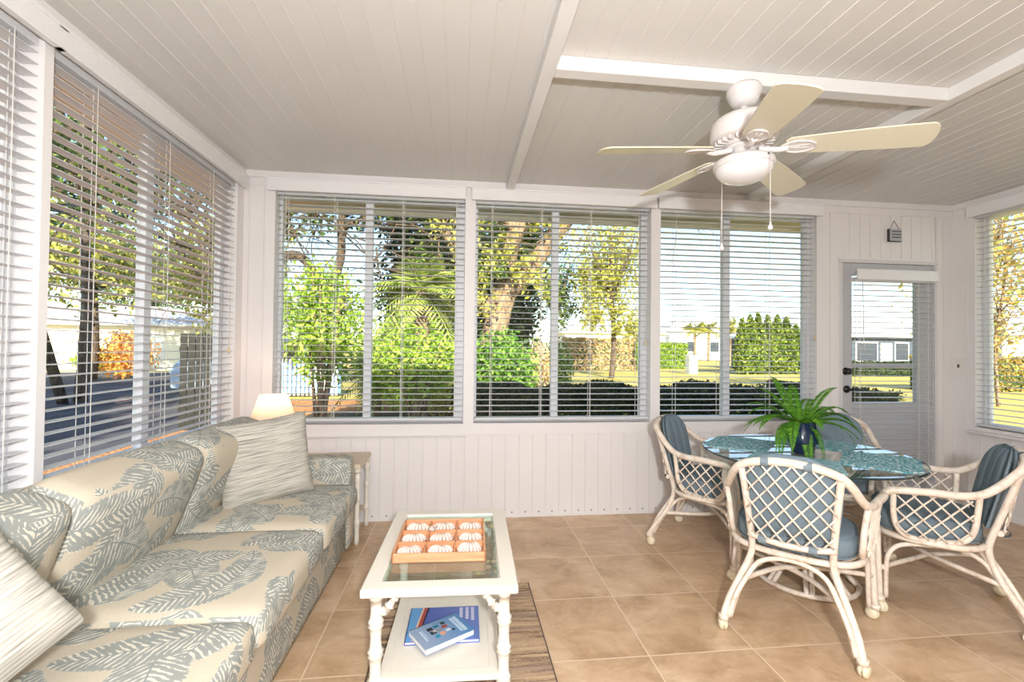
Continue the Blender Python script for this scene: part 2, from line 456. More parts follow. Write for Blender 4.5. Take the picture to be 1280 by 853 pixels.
# ================================================================ ROOM SHELL
def bead_panel(mb, x0, x1, z0, z1, flip=False, pitch=.1, face=0.0, depth=.03, mi=0, phase=0.0):
    """vertical beadboard in local x/z, room side at y=face, groove every pitch"""
    xs = [(x0, 0)]
    k = math.floor((x0-phase)/pitch)
    while True:
        g = phase+k*pitch; k += 1
        if g > x1-.012: break
        if g < x0+.012: continue
        xs += [(g-.009, 0), (g-.007, .004), (g-.005, .004), (g-.004, -.002), (g+.001, -.002), (g+.002, 0)]
    xs.append((x1, 0))
    n = len(xs); v = []
    for z in (z0, z1):
        for x, d in xs: v.append((x, face+d, z))
    fs = [(i, i+1, n+i+1, n+i) for i in range(n-1)]
    mb.add(v, fs, mi)
    mb.box(x0, x1, face+.006, face+depth, z0, z1, mi)
    return mb

# floor
f = MB().box(XL-.05, XR+.05, YF-.05, YB+.05, -.06, 0).build('floor', MT['tile']); struct(f, 'beige stone-look floor tiles', 'floor')
# slab and outside foundation
# ceiling: panels running away from the camera, one lip at each .0955 m
cb = MB(); pts = []
x = XL-.1; k = 0
prof = []
while x < XR+.1:
    if k % 3 == 2: prof += [(x, H), (x+.003, H+.002), (x+.006, H)]
    else: prof += [(x, H), (x+.001, H-.003), (x+.006, H-.003), (x+.007, H)]
    x += .0955; k += 1
prof.append((XR+.1, H))
n = len(prof)
cb.add([(a, YF-.1, z) for a, z in prof]+[(a, YB+.1, z) for a, z in prof], [(i, n+i, n+i+1, i+1) for i in range(n-1)])
cb.box(XL-.1, XR+.1, YF-.1, YB+.1, H+.003, H+.10)
struct(cb.build('ceiling', MT['ceil']), 'ribbed off-white panel ceiling', 'ceiling')

def beam(nm, x0, x1, y0, y1, label):
    o = MB().box(x0, x1, y0, y1, H-.06, H).build(nm, MT['beam'], bevel=.004); struct(o, label, 'beam'); return o
beam('trim_1', .325, .385, YF, YB-.001, 'long white ceiling beam left of the fan')
beam('trim_2', 2.215, 2.275, YF, YB-.001, 'long white ceiling beam right of the fan')
beam('trim_3', .385, 2.215, 1.865, 1.93, 'short white cross beam the fan hangs from')

# openings of back wall: windows (x0,x1), all z WZ0..WZ1
WZ0, WZ1 = .69, 2.345
WIN = [(-1.293, .031), (.107, 1.450), (1.527, 2.830)]
DX0, DX1, DZ = 3.045, 3.885, 1.972
WT = .12
def wall_back():
    mb = MB(); Y = YB
    # below windows
    for a, b in ((XL, 3.03),): bead_panel(mb, a, b, .0, .605, face=Y, depth=WT, phase=.052)
    # plain rail under the windows
    mb.box(XL, 2.86, Y-.008, Y+WT, .605, WZ0)
    mb.box(-1.31, .045, Y-.022, Y-.006, .615, .690); mb.box(-1.31, .045, Y-.03, Y-.006, .604, .618)
    # posts
    bead_panel(mb, XL, -1.33, .69, 2.36, face=Y, depth=WT, phase=-1.36)
    mb.box(-1.335, -1.293, Y-.006, Y+WT, WZ0, 2.36)
    mb.box(.031, .107, Y-.004, Y+WT, WZ0, WZ1+.02); mb.box(1.450, 1.527, Y-.004, Y+WT, WZ0, WZ1+.02)
    mb.box(2.830, 2.870, Y-.006, Y+WT, WZ0, 2.36)
    bead_panel(mb, 2.870, 3.03, .605, 2.36, face=Y, depth=WT, phase=.055)
    # header
    mb.box(XL, XR, Y-.006, Y+WT, 2.36, H+.02); mb.box(XL, XR, Y-.020, Y-.006, 2.415, H)
    # around the door
    bead_panel(mb, 3.03, 3.90, 2.01, 2.36, face=Y, depth=WT, phase=3.035, pitch=.093)
    mb.box(3.02, DX0, Y-.008, Y+WT, 0, 2.01); mb.box(DX0, DX1, Y-.008, Y+WT, DZ, 2.01); mb.box(DX1, 3.905, Y-.008, Y+WT, 0, 2.01)
    bead_panel(mb, 3.905, XR+.02, 0, 2.36, face=Y, depth=WT, phase=3.98)
    # galvanised screws at the foot of the beadboard
    for k in range(40):
        x = .052-1.5+k*.1+.045
        if x < 2.98:
            mb.lathe([(.0, -.004), (.006, -.003), (.007, 0)], 8, (x, Y, .035), 1, axis=(0, 1, 0))
    # low plinth strip
    mb.box(XL, 3.02, Y-.006, Y+.02, 0, .012)
    struct(mb.build('wall_back', [MT['wall'], MT['screw']]), 'white beadboard back wall', 'wall')
wall_back()

LWIN = [(.42, 1.832), (1.870, 3.300)]
def wall_left():
    mb = MB(); X = XL
    def B(y0, y1, z0, z1, d=0.0): mb.box(X-WT, X+d, y0, y1, z0, z1)
    B(YF, YB+WT, 0, WZ0, 0); B(YF, YB+WT, 2.345, H+.02, .006); B(YF, YB, 2.415, H, .018)
    B(YF, .42, WZ0, 2.345); B(1.832, 1.870, WZ0, 2.345, .004); B(3.300, YB+WT, WZ0, 2.345)
    mb.box(X, X+.02, YF, YB, .64, .69)
    struct(mb.build('wall_left', MT['wall_b']), 'white left wall', 'wall')
wall_left()
RWIN = (2.20, 3.235)
def wall_right():
    mb = MB()
    t = MB()
    bead_panel(t, -YB, -YF, 0, .60, face=0, depth=WT, phase=.02)
    bead_panel(t, -YB, -RWIN[1], .60, 2.36, face=0, depth=WT, phase=.015)
    bead_panel(t, -RWIN[0], -YF, .60, 2.36, face=0, depth=WT, phase=.02)
    t.box(-YB, -YF, -.006, WT, 2.36, H+.02); t.box(-YB, -YF, -.02, -.006, 2.415, H)
    t.box(-RWIN[1], -RWIN[0], -.006, WT, .60, .66); t.box(-RWIN[1], -RWIN[0], -.006, WT, 2.345, 2.36)
    t.box(-RWIN[1]-.03, -RWIN[0]+.03, -.055, -.004, .615, .635)
    t.xform(Matrix.Translation((XR, 0, 0)) @ Matrix.Rotation(-PI/2, 4, 'Z'))
    struct(t.build('wall_right', MT['wall']), 'white beadboard right wall', 'wall')
wall_right()
struct(MB().box(XL-WT, XR+WT, YF-WT, YF, 0, H).build('wall_front', MT['wall_b']), 'white wall behind the viewer', 'wall')
for nm, a in (('baseboard_right', (XR-.012, XR, YF, YB-.02, 0, .05)),):
    struct(MB().box(*a).build(nm, MT['wall_b'], bevel=.003), 'low white strip along the right wall', 'baseboard')

# eave outside: soffit boards and fascia over the windows
eb = MB(); eb.box(XL-.55, XR+.55, YB+WT, YB+.72, 2.47, 2.52); eb.box(XL-.55, XR+.55, YB+.68, YB+.73, 2.395, 2.60)
eb.box(XL-.55, XL-WT, YF-1, YB+WT, 2.47, 2.52)
eb.box(XR+WT, XR+.7, YF-1, YB+WT, 2.47, 2.52); eb.box(XL-.6, XR+.75, YF-1, YB+.75, 2.58, 2.66)
eb.box(XL-.4, XR+.4, YF-9, YF-.3, GZ, 2.9)  # unseen body of the house behind the room, blocks the sun
struct(eb.build('trim_4', MT['stucco2']), 'eave board seen through the window tops, with the unseen house block behind', 'eave')

# windows: frame, centre mullion, panes. local x along the wall, y into the wall (outwards)
def window(nm, w, z0, z1, M, left=.02, right=.06, mull=.06, mullx=None):
    fr = MB(); d0, d1 = .075, .115
    h0, h1 = z0, z1
    fr.box(0, left, d0, d1, h0, h1); fr.box(w-right, w, d0, d1, h0, h1)
    fr.box(left, w-right, d0, d1, h0, h0+.035); fr.box(left, w-right, d0, d1, h1-.04, h1)
    fr.xform(M)
    o = fr.build(nm, MT['vinyl'], bevel=.003); struct(o, None, 'window')
    mx = mullx if mullx is not None else w/2
    mm = MB().box(mx-mull/2, mx+mull/2, d0-.005, d1, h0+.035, h1-.04).xform(M)
    struct(mm.build('mullion', MT['vinyl'], o, bevel=.003), None, 'window') if False else mm.build('mullion', MT['vinyl'], o, bevel=.003)
    for a, b in ((left, mx-mull/2), (mx+mull/2, w-right)):
        MB().box(a, b, d0+.018, d0+.022, h0+.035, h1-.04).xform(M).build('pane', MT['glass'], o)
    # thin latch rail of the sliding sash
    return o
Mb = lambda x: Matrix.Translation((x, YB, 0))
for i, (a, b) in enumerate(WIN):
    mxs = [.627, .613, .585][i]
    window('window_%d' % (i+1), b-a, WZ0, WZ1, Mb(a), .022, .065 if i == 0 else .05, .055, mxs)['label'] = ['back wall window nearest the sofa', 'middle window of the back wall', 'back wall window beside the door'][i]
Ml = lambda y: Matrix.Translation((XL, y, 0)) @ Matrix.Rotation(PI/2, 4, 'Z')
for i, (a, b) in enumerate(LWIN):
    window('window_%d' % (i+4), b-a, WZ0, WZ1, Ml(a), .05, .055, .055, [.7, .665][i])['label'] = ['left wall window nearest the viewer', 'left wall window behind the sofa'][i]
Mr = Matrix.Translation((XR, RWIN[1], 0)) @ Matrix.Rotation(-PI/2, 4, 'Z')
window('window_6', RWIN[1]-RWIN[0], .66, WZ1, Mr, .05, .05, .05, .9)['label'] = 'right wall window'

# blinds ---------------------------------------------------------------
def blind(label, w, z0, z1, M, vext=.04, cords=(.14, .5, .86), tilt=0.0, ycen=.036, pitch=.0432, pull=None, vh=.075, wand=None, vdep=.045, nslats=None, vtop=None, vext_r=None):
    t = thing('window_blind', label, 'blind', group=None); t.matrix_world = M
    vtop = vtop or z1+.065
    vr = vext if vext_r is None else vext_r
    va = MB(); va.box(-vext, w+vr, -vdep, -.022, vtop-vh-.012, vtop-.012); va.box(-vext-.004, w+vr+.004, -vdep-.008, -.012, vtop-.014, vtop)
    va.box(-vext, w+vr, -vdep-.004, -.02, vtop-vh-.016, vtop-vh-.006)
    va.build('valance', MT['valance'], t, bevel=.003)
    hr = MB().box(.004, w-.004, ycen-.022, ycen+.025, z1-.035, z1-.002); hr.build('headrail', MT['slat'], t)
    sl = MB(); z = z1-.06; k = 0
    while z > z0+.045:
        R = Matrix.Translation((0, ycen, z)) @ Matrix.Rotation(tilt, 4, 'X')
        # slightly crowned slat
        P = [(-.025, 0), (-.012, .0016), (.012, .0016), (.025, 0), (.025, -.0025), (.012, -.001), (-.012, -.001), (-.025, -.0025)]
        vs = [R @ Vector((xx, a, b)) for xx in (.006, w-.006) for a, b in P]
        n = len(P)
        sl.add(vs, [(i, (i+1) % n, n+(i+1) % n, n+i) for i in range(n)]+[tuple(reversed(range(n))), tuple(n+i for i in range(n))])
        z -= pitch; k += 1
    sl.build('slats', MT['slat'], t)
    MB().box(.006, w-.006, ycen-.026, ycen+.026, z0+.004, z0+.024).build('bottom_rail', MT['slat'], t, bevel=.004)
    lc = MB()
    for c in cords:
        for yy in (-.027, .027): lc.box(c*w-.0014, c*w+.0014, ycen+yy-.001, ycen+yy+.001, z0+.02, z1-.03)
        lc.box(c*w-.001+.012, c*w+.001+.012, ycen-.001, ycen+.001, z0+.02, z1-.03)
    lc.build('ladder_cord', MT['cord'], t)
    if pull:
        px, zb = pull
        pc = MB()
        for dx in (0, .008): pc.tube([(px+dx, -.012+ycen-.03, z1-.03), (px+dx, ycen-.044, (z1+zb)/2), (px+dx*.5, ycen-.044, zb)], .0013, 6)
        pc.build('pull_cord', MT['cord'], t)
        MB().lathe([(0, .03), (.004, .028), (.006, .012), (.0085, 0), (.007, -.006), (0, -.007)], 12, (px+.002, ycen-.044, zb-.02)).build('tassel', MT['tassel'], t)
    if wand:
        px, zb = wand
        MB().tube([(px, ycen-.03, z1-.03), (px, ycen-.042, zb)], .0035, 8).build('tilt_wand', MT['valance'], t)
    return t
blind('white slat blind on the back wall window nearest the sofa, brown tree branches behind', WIN[0][1]-WIN[0][0], .705, WZ1, Mb(WIN[0][0]), .045, (.05, .30, .66, .95), wand=(.045, 1.9), vext_r=.0)
blind('white slat blind in the middle back window, thick oak trunk behind', WIN[1][1]-WIN[1][0], .705, WZ1, Mb(WIN[1][0]), .03, (.09, .37, .65, .93), pull=(1.30, 1.30), vext_r=.03)
blind('white slat blind on the back window beside the door, open sky behind', WIN[2][1]-WIN[2][0], .705, WZ1, Mb(WIN[2][0]), .03, (.10, .38, .70, .95), pull=(1.285, 1.36), vext_r=.03)
blind('white slat blind on the left wall nearest the viewer, cut by the photo edge', LWIN[0][1]-LWIN[0][0], .705, WZ1, Ml(LWIN[0][0]), .03, (.1, .4, .7, .93), vext_r=.04)
blind('wide white slat blind on the left wall behind the sofa', LWIN[1][1]-LWIN[1][0], .705, WZ1, Ml(LWIN[1][0]), .03, (.16, .50, .80, .96), pull=(1.33, 1.22), vext_r=.05)
blind('white slat blind on the right wall window at the photo edge', RWIN[1]-RWIN[0], .665, WZ1, Mr, .02, (.07, .4, .7, .95), vext_r=.02)

# door -----------------------------------------------------------------
def door():
    mb = MB(); Y0, Y1 = YB+.012, YB+.052; gx0, gx1, gz0, gz1 = 3.155, 3.745, .835, 1.865
    mb.box(DX0+.004, gx0, Y0, Y1, .01, DZ-.01); mb.box(gx1, DX1-.004, Y0, Y1, .01, DZ-.01)
    mb.box(gx0, gx1, Y0, Y1, gz1, DZ-.01); mb.box(gx0, gx1, Y0, Y1, .01, gz0); mb.box(gx0, gx1, Y0+.005, Y1, 1.11, 1.15)
    # raised panel low on the door
    mb.box(gx0+.03, gx1-.03, Y0-.006, Y0+.001, .14, .72)
    o = mb.build('door_1', MT['door'], bevel=.003); struct(o, 'grey-white half glass door in the back wall', 'door')
    for a, b in ((gz0, 1.11), (1.15, gz1)): MB().box(gx0, gx1, Y0+.018, Y0+.022, a, b).build('pane', MT['glass'], o)
    kb = MB(); kb.lathe([(0, .052), (.018, .05), (.026, .04), (.026, .03), (.012, .022), (.012, .008), (.03, .006), (.03, 0)], 24, (3.098, Y0, 1.085), axis=(0, -1, 0))
    kb.build('deadbolt', MT['black'], o)
    hb = MB(); hb.lathe([(0, .02), (.012, .02), (.014, .008), (.03, .006), (.03, 0)], 24, (3.105, Y0, .94), axis=(0, -1, 0))
    hb.tube(smooth_path([(3.105, Y0-.045, .94), (3.14, Y0-.05, .942), (3.205, Y0-.045, .936)]), .008, 10); hb.tube([(3.105, Y0, .94), (3.105, Y0-.05, .94)], .009, 10)
    hb.build('door_handle', MT['black'], o)
door()
struct(MB().box(DX0-.02, DX0+.004, YB-.014, YB+.06, 0, DZ).box(DX1-.004, DX1+.02, YB-.014, YB+.06, 0, DZ).box(DX0-.02, DX1+.02, YB-.014, YB+.06, DZ-.01, DZ+.018).build('trim_5', MT['jamb'], bevel=.002), 'narrow trim around the door', 'trim')
blind('white slat blind hung on the door from valance to floor', .722, .09, 1.845, Matrix.Translation((3.14, YB-.042, 0)), .002, (.06, .78, .90), ycen=.03, pitch=.0432, vdep=.008, vh=.07, vtop=1.905, vext_r=.002, wand=(.06, 1.25))

# switch and small sign --------------------------------------------------
t = thing('light_switch', 'ivory light switch low on the right wall near the corner', 'light switch', (XR, 3.345, 1.137))
MB().box(-.006, 0, -.036, .036, -.058, .058).build('plate', MT['switch'], t, bevel=.003)
MB().box(-.012, -.005, -.006, .006, -.014, .012).build('toggle', MT['ink'], t, bevel=.001)
t = thing('hanging_sign', 'tiny grey message board hanging on twine above the door', 'sign', (3.512, YB-.004, 2.19))
MB().box(-.055, .055, -.022, 0, -.045, .055).build('board', [MT['signboard']], t, bevel=.001)
MB().box(-.0565, -.0545, -.023, 0, -.046, .056).box(-.056, .056, -.0232, 0, -.047, -.043).build('dark_edge', MT['ink'], t)
MB().tube([(-.04, -.01, .055), (0, -.006, .128), (.045, -.01, .055)], .0022, 6).build('twine', MT['signtwine'], t)
lt = MB()
random.seed(3)
for row, z in enumerate((.034, .010, -.014)):
    x = -.036
    while x < .04:
        wd = random.uniform(.005, .012); lt.box(x, x+wd, -.0236, -.0222, z-.004, z+.005); x += wd+.003
lt.build('lettering', MT['ink'], t)

# ================================================================ CEILING FAN
FX, FY = 1.235, 1.90
fan = thing('ceiling_fan', 'white five-blade ceiling fan with cream blades and a frosted bowl light', 'ceiling fan', (FX, FY, 0))
FZ = H-.055
MB().lathe([(0, FZ), (.066, FZ), (.072, FZ-.010), (.073, FZ-.035), (.064, FZ-.045), (.060, FZ-.062), (.045, FZ-.082), (.020, FZ-.088), (0, FZ-.088)], 40).build('canopy', MT['fanwhite'], fan)
MB().lathe([(.013, FZ-.08), (.013, FZ-.125), (.028, FZ-.125), (.028, FZ-.14)], 20).build('downrod', MT['fanwhite'], fan)
hz = FZ-.13
mh = MB().lathe([(0, hz), (.06, hz-.002), (.115, hz-.014), (.135, hz-.032), (.138, hz-.05), (.138, hz-.098), (.128, hz-.108), (.10, hz-.112), (.0, hz-.112)], 48)
mh.build('motor_housing', MT['fanwhite'], fan)
vb = MB()
for k in range(24):
    th = 2*PI*k/24; c, s_ = math.cos(th), math.sin(th)
    vb.obox((c*.098, s_*.098, hz-.12), .045, .008, .016, (0, 0, th))
vb.lathe([(.085, hz-.112), (.085, hz-.13), (.06, hz-.135), (0, hz-.135)], 36)
vb.build('vent_ring', MT['fanwhite'], fan)
bz = hz-.137
MB().lathe([(0, bz), (.075, bz), (.08, bz-.006), (.075, bz-.012), (.05, bz-.013), (.05, bz-.045), (0, bz-.045)], 36).build('flywheel', MT['fanwhite'], fan)
# blade in local coords along +x
def blade_mb():
    mb = MB(); out = []
    for t_ in np.linspace(0, 1, 13):
        x = .175+t_*.485; wv = .052+.020*math.sin(min(1, t_*1.15)*PI/2)
        out.append((x, wv))
    pts = [(x, w_) for x, w_ in out[:-1]]
    tipx, tw = .66, out[-1][1]
    arc = [(tipx-.045+.045*math.cos(a), tw*(.35+.65*1)*math.sin(a)) for a in np.linspace(PI/2, -PI/2, 11)]
    arc = [(tipx-.04+.04*math.cos(a)**.7 if math.cos(a) > 0 else tipx-.04, tw*math.sin(a)) for a in np.linspace(PI/2, -PI/2, 13)]
    root = [(.16, -.035), (.16, .035)]
    poly = pts[::1]; lower = [(x, -w_) for x, w_ in pts][::-1]
    full = root[1:]+poly+arc+lower+root[:1]
    mb.prism([(x, y) for x, y in reversed(full)], -.003, .003)
    return mb
def bracket_mb():
    mb = MB()
    mb.tube(smooth_path([(.06, 0, -.006), (.10, 0, -.012), (.14, 0, -.016), (.17, 0, -.010)]), [.012]*19, 10)
    # petal shaped plate under the blade, with a raised rim and rib
    loop = [(.140, 0), (.165, .026), (.20, .038), (.235, .034), (.262, .020), (.270, 0), (.262, -.020), (.235, -.034), (.20, -.038), (.165, -.026)]
    P = [(p.x, p.y) for p in smooth_path([(x, y, 0) for x, y in loop], 5, True)]
    mb.prism(list(reversed(P)), -.0085, -.0035)
    mb.tube([(x, y, -.0085) for x, y in P], .0045, 8, closed=True)
    mb.tube([(.15, 0, -.009), (.20, .006, -.009), (.245, .010, -.0085)], .003, 8); mb.tube([(.15, 0, -.009), (.20, -.006, -.009), (.245, -.010, -.0085)], .003, 8)
    return mb
bl0 = blade_mb().build('blade', MT['blade'], fan, bevel=.0015)
br0 = bracket_mb().build('blade_bracket', MT['fanwhite'], bl0)
for k in range(5):
    b = bl0 if k == 0 else copy_tree(bl0, fan)
    ang = math.radians((-33, 36, 106, 181, 251)[k])
    b.location = (0, 0, bz-.006); b.rotation_euler = (Matrix.Rotation(ang, 3, 'Z') @ Matrix.Rotation(math.radians((5.5, 2.5, 0.5, 4.5, 7.0)[k]), 3, 'Y') @ Matrix.Rotation(math.radians(-13), 3, 'X')).to_euler()
lz = bz-.045
lk = MB().lathe([(0, lz), (.06, lz), (.10, lz-.008), (.122, lz-.02), (.126, lz-.032), (.124, lz-.046), (.118, lz-.05)], 48).build('light_fitter', MT['fanwhite'], fan)
MB().lathe([(.118, lz-.046), (.112, lz-.070), (.09, lz-.092), (.055, lz-.106), (.02, lz-.112), (0, lz-.113)], 48).build('glass_bowl', MT['fanglass'], fan)
MB().lathe([(0, .003), (.004, .002), (.005, 0)], 10, (.03, -.1235, lz-.03), axis=(.25, -1, 0)).build('fixing_screw', MT['ink'], fan)
for (dx, dy, zb) in ((-.042, .10, 1.725), (.035, -.128, 1.765)):
    pc = MB().tube([(dx, dy, lz-.03), (dx, dy, zb)], .0016, 6); pc.lathe([(0, .012), (.004, .01), (.0045, 0), (.009, -.008), (.010, -.016), (.006, -.022), (0, -.023)], 12, (dx, dy, zb))
    pc.build('pull_chain', MT['fanwhite'], fan)

# ================================================================ SOFA
sofa = thing('sofa', 'three-seat sofa in tan cloth printed with grey-green leaves along the left wall', 'sofa')
lp = MT['leafprint']
def blk(name, x0, x1, y0, y1, z0, z1, rnd, crown=(0, 0, 0), n=12, parent=sofa, uvo=(0, 0), mat=lp, M=None):
    mb = soft_block(x1-x0, y1-y0, z1-z0, n, rnd, crown, uvo=uvo)
    mb.xform((M or Matrix.Identity(4)) @ Matrix.Translation(((x0+x1)/2, (y0+y1)/2, (z0+z1)/2)))
    return weld(mb.build(name, mat, parent))
blk('base', -1.40, -.64, .54, 2.86, .04, .335, .02, n=6, uvo=(3, 1))
blk('backrest', -1.478, -1.27, .48, 2.95, .05, .755, .06, (0, 0, .01), n=14, uvo=(5, 2))
blk('armrest', -1.465, -.625, 2.795, 2.945, .045, .585, .035, (0, 0, .006), n=12, uvo=(1.3, .4))
blk('armrest', -1.465, -.625, .48, .63, .045, .585, .035, (0, 0, .006), n=12, uvo=(7, 3))
for i, (a, b) in enumerate(((2.125, 2.793), (1.455, 2.125), (.63, 1.455))):
    blk('seat_cushion', -1.24, -.575, a+.003, b-.003, .315, .445, .042, (.008, .0, .022), 16, uvo=(i*1.7+.2, i*.9))
for i, (a, b) in enumerate(((2.125, 2.79), (1.455, 2.125), (.63, 1.455))):
    mb = soft_block(.46, b-a-.004, .18, 16, .055, (.006, .004, .032), uvo=(i*2.3+.9, i*1.1+.5))
    ML = Matrix.Translation((-1.215, (a+b)/2, .612)) @ Matrix.Rotation(math.radians(-69), 4, 'Y')
    mb.xform(ML); weld(mb.build('back_cushion', lp, sofa))
for x_, y_ in ((-1.42, .56), (-.74, .56), (-1.42, 2.80), (-.74, 2.80)): MB().box(x_, x_+.06, y_, y_+.06, 0, .05).build('foot', MT['darkwood'], sofa)
for a in (2.125, 1.455): pass

def throw_pillow(label, M, s=.43):
    def warp(r):
        u, v = r.x/(s/2), r.y/(s/2)
        e = (1-min(1, u*u)**2)*(1-min(1, v*v)**2)
        r.z = math.copysign(1, r.z)*(.004+.075*max(e, 0)**.45)*min(1, abs(r.z)/.02) if abs(r.z) > 1e-5 else r.z
        # the sides draw in between the corners
        r.x *= 1-.05*(1-v*v); r.y *= 1-.05*(1-u*u)
        return r
    mb = soft_block(s, s, .06, 20, .004, (0, 0, 0), warp=warp)
    mb.xform(M)
    o = weld(mb.build('throw_pillow', MT['streak'])); o.modifiers.new('s', 'SUBSURF').render_levels = 1
    tag(o, label, 'pillow'); return o
def frame(c, xdir, up):
    X = Vector(xdir).normalized(); U = Vector(up); Z = X.cross(U).normalized(); Y = Z.cross(X)
    Mx = Matrix((X, Y, Z)).transposed().to_4x4(); Mx.translation = c; return Mx
throw_pillow('cream and grey streaked square pillow leaning at the far end of the sofa', frame((-.975, 2.50, .655), (.80, .58, .10), (-.30, -.10, 1)), .43)
throw_pillow('cream and grey streaked square pillow at the near end, cut by the photo edge', frame((-1.044, .885, .753), (.20, .92, .28), (-.52, -.134, .812)), .54)

# ================================================================ END TABLE + LAMP
et = thing('end_table', 'small pale bamboo-legged end table in the corner beyond the sofa', 'side table', (-1.0, 3.17, 0))
MB().box(-.405, .395, -.185, .175, .475, .505).build('table_top', MT['rushtop'], et, bevel=.006)
def bamboo(mb, x, y, z0, z1, r, knots, rb=None):
    prof = [(0, z0)]
    ks = [z0+(z1-z0)*k for k in knots]
    prof.append((r*.95, z0)); last = z0
    for kz in ks+[z1]:
        prof += [(r*.92, last+.03), (r*.86, (last+kz)/2), (r*.92, kz-.03)]
        if kz < z1: prof += [(r*.98, kz-.014), (r*1.30, kz-.008), (r*1.02, kz), (r*1.30, kz+.008), (r*.98, kz+.014)]
        else: prof += [(r, z1-.03), (r*1.15, z1-.02), (r*1.15, z1-.008), (r*1.02, z1)]
        last = kz
    prof.append((0, z1)); mb.lathe(prof, 20, (x, y, 0))
for sx in (-.38, .372):
    for sy in (-.155, .15):
        m_ = MB(); bamboo(m_, sx, sy, 0, .476, .017, (.28, .6, .85)); m_.build('leg', MT['cream'], et)
MB().box(-.38, .37, -.16, .155, .44, .475).build('apron', MT['cream'], et, bevel=.003)
MB().box(-.37, .365, -.148, .142, .13, .15).build('shelf', MT['rushtop'], et, bevel=.003)
lamp = thing('table_lamp', 'lit table lamp with a plain peach cone shade on the corner end table', 'lamp', (-1.185, 3.14, .506))
MB().lathe([(0, 0), (.07, 0), (.072, .012), (.04, .02), (.03, .03), (.055, .06), (.068, .10), (.055, .15), (.025, .19), (.016, .205), (.012, .25), (0, .25)], 32).build('lamp_base', MT['ceramic'], lamp)
MB().lathe([(.150, .213), (.084, .418)], 48).build('lamp_shade', MT['shade'], lamp)
MB().tube([(0, 0, .24), (0, 0, .30)], .012, 12).build('socket', MT['gold'], lamp)
MB().lathe([(0, .285), (.015, .29), (.027, .32), (.028, .335), (.02, .352), (0, .36)], 20).build('bulb', MT['fanglass'], lamp)
light('lamp_bulb_light', 'POINT', (-1.185, 3.14, .506+.365), 1.2, (1, .70, .52), size=.02)

# ================================================================ RUG, COFFEE TABLE
rug = thing('rug', 'brown and tan striped woven rug under the coffee table', 'rug', (.025, 1.61, 0), 0)
MB().box(-.355, .35, -.82, .82, .001, .008).build('rug_field', MT['rug'], rug)
MB().box(-.357, -.352, -.82, .82, .001, .0090).box(.347, .352, -.82, .82, .001, .0095).build('rug_binding', MT['rugedge'], rug)

CT = thing('coffee_table', 'cream bamboo-style coffee table with a glass inset top and lower shelf', 'coffee table', (-.043, 1.965, .008), math.radians(-1.8))
hw, hl, tz = .266, .378, .422
def rect_frame(mb, hx, hy, b, z0, z1, mi=0):
    o = [(-hx, -hy), (hx, -hy), (hx, hy), (-hx, hy)]; i = [(-hx+b, -hy+b), (hx-b, -hy+b), (hx-b, hy-b), (-hx+b, hy-b)]
    v = [(x, y, z0) for x, y in o]+[(x, y, z0) for x, y in i]+[(x, y, z1) for x, y in o]+[(x, y, z1) for x, y in i]
    fs = []
    for k in range(4):
        j = (k+1) % 4
        fs += [(k, j, 8+j, 8+k), (4+j, 4+k, 12+k, 12+j), (8+k, 8+j, 12+j, 12+k), (j, k, 4+k, 4+j)]
    mb.add(v, fs, mi); return mb
rect_frame(MB(), hw, hl, .062, tz-.03, tz).build('top_frame', MT['cream'], CT, bevel=.007, seg=3)
rect_frame(MB(), hw-.052, hl-.052, .014, tz-.034, tz-.012).build('inner_lip', MT['cream'], CT)
MB().box(-hw+.06, hw-.06, -hl+.06, hl-.06, tz-.012, tz-.006).build('glass_inset', MT['tableglass'], CT)
for sx in (-1, 1):
    for sy in (-1, 1):
        m_ = MB(); bamboo(m_, sx*(hw-.045), sy*(hl-.055), 0, tz-.03, .0215, (.20, .46, .72)); m_.build('leg', MT['cream'], CT)
def brace(dx, dy, x, y):
    m_ = MB(); z = tz-.032
    p = [Vector((x+dx*.018, y+dy*.018, z-.072)), Vector((x+dx*.034, y+dy*.034, z-.066)), Vector((x+dx*.066, y+dy*.066, z-.018)), Vector((x+dx*.085, y+dy*.085, z-.004)), Vector((x+dx*.105, y+dy*.105, z-.004))]
    m_.tube([p[0]-Vector((dx*.004, dy*.004, 0)), p[1]], [.014, .016], 10)
    m_.tube([p[1], p[1].lerp(p[2], .3), p[1].lerp(p[2], .35), p[1].lerp(p[2], .4), p[1].lerp(p[2], .8), p[1].lerp(p[2], .86), p[2]], [.015, .012, .019, .012, .011, .017, .012], 12)
    m_.tube([p[2], p[3], p[4]], [.012, .012, .010], 10)
    m_.build('corner_brace', MT['cream'], CT)
for sx in (-1, 1):
    for sy in (-1, 1):
        brace(-sx, 0, sx*(hw-.045), sy*(hl-.055)); brace(0, -sy, sx*(hw-.045), sy*(hl-.055))
SZ = .098
sh = MB().box(-.21, .21, -hl+.045, hl-.045, SZ-.018, SZ-.004)
rect_frame(sh, .213, hl-.040, .042, SZ-.02, SZ); sh.build('shelf', MT['cream'], CT, bevel=.003)

def rot2(x, y, cx, cy, a): return cx+x*math.cos(a)-y*math.sin(a), cy+x*math.sin(a)+y*math.cos(a)
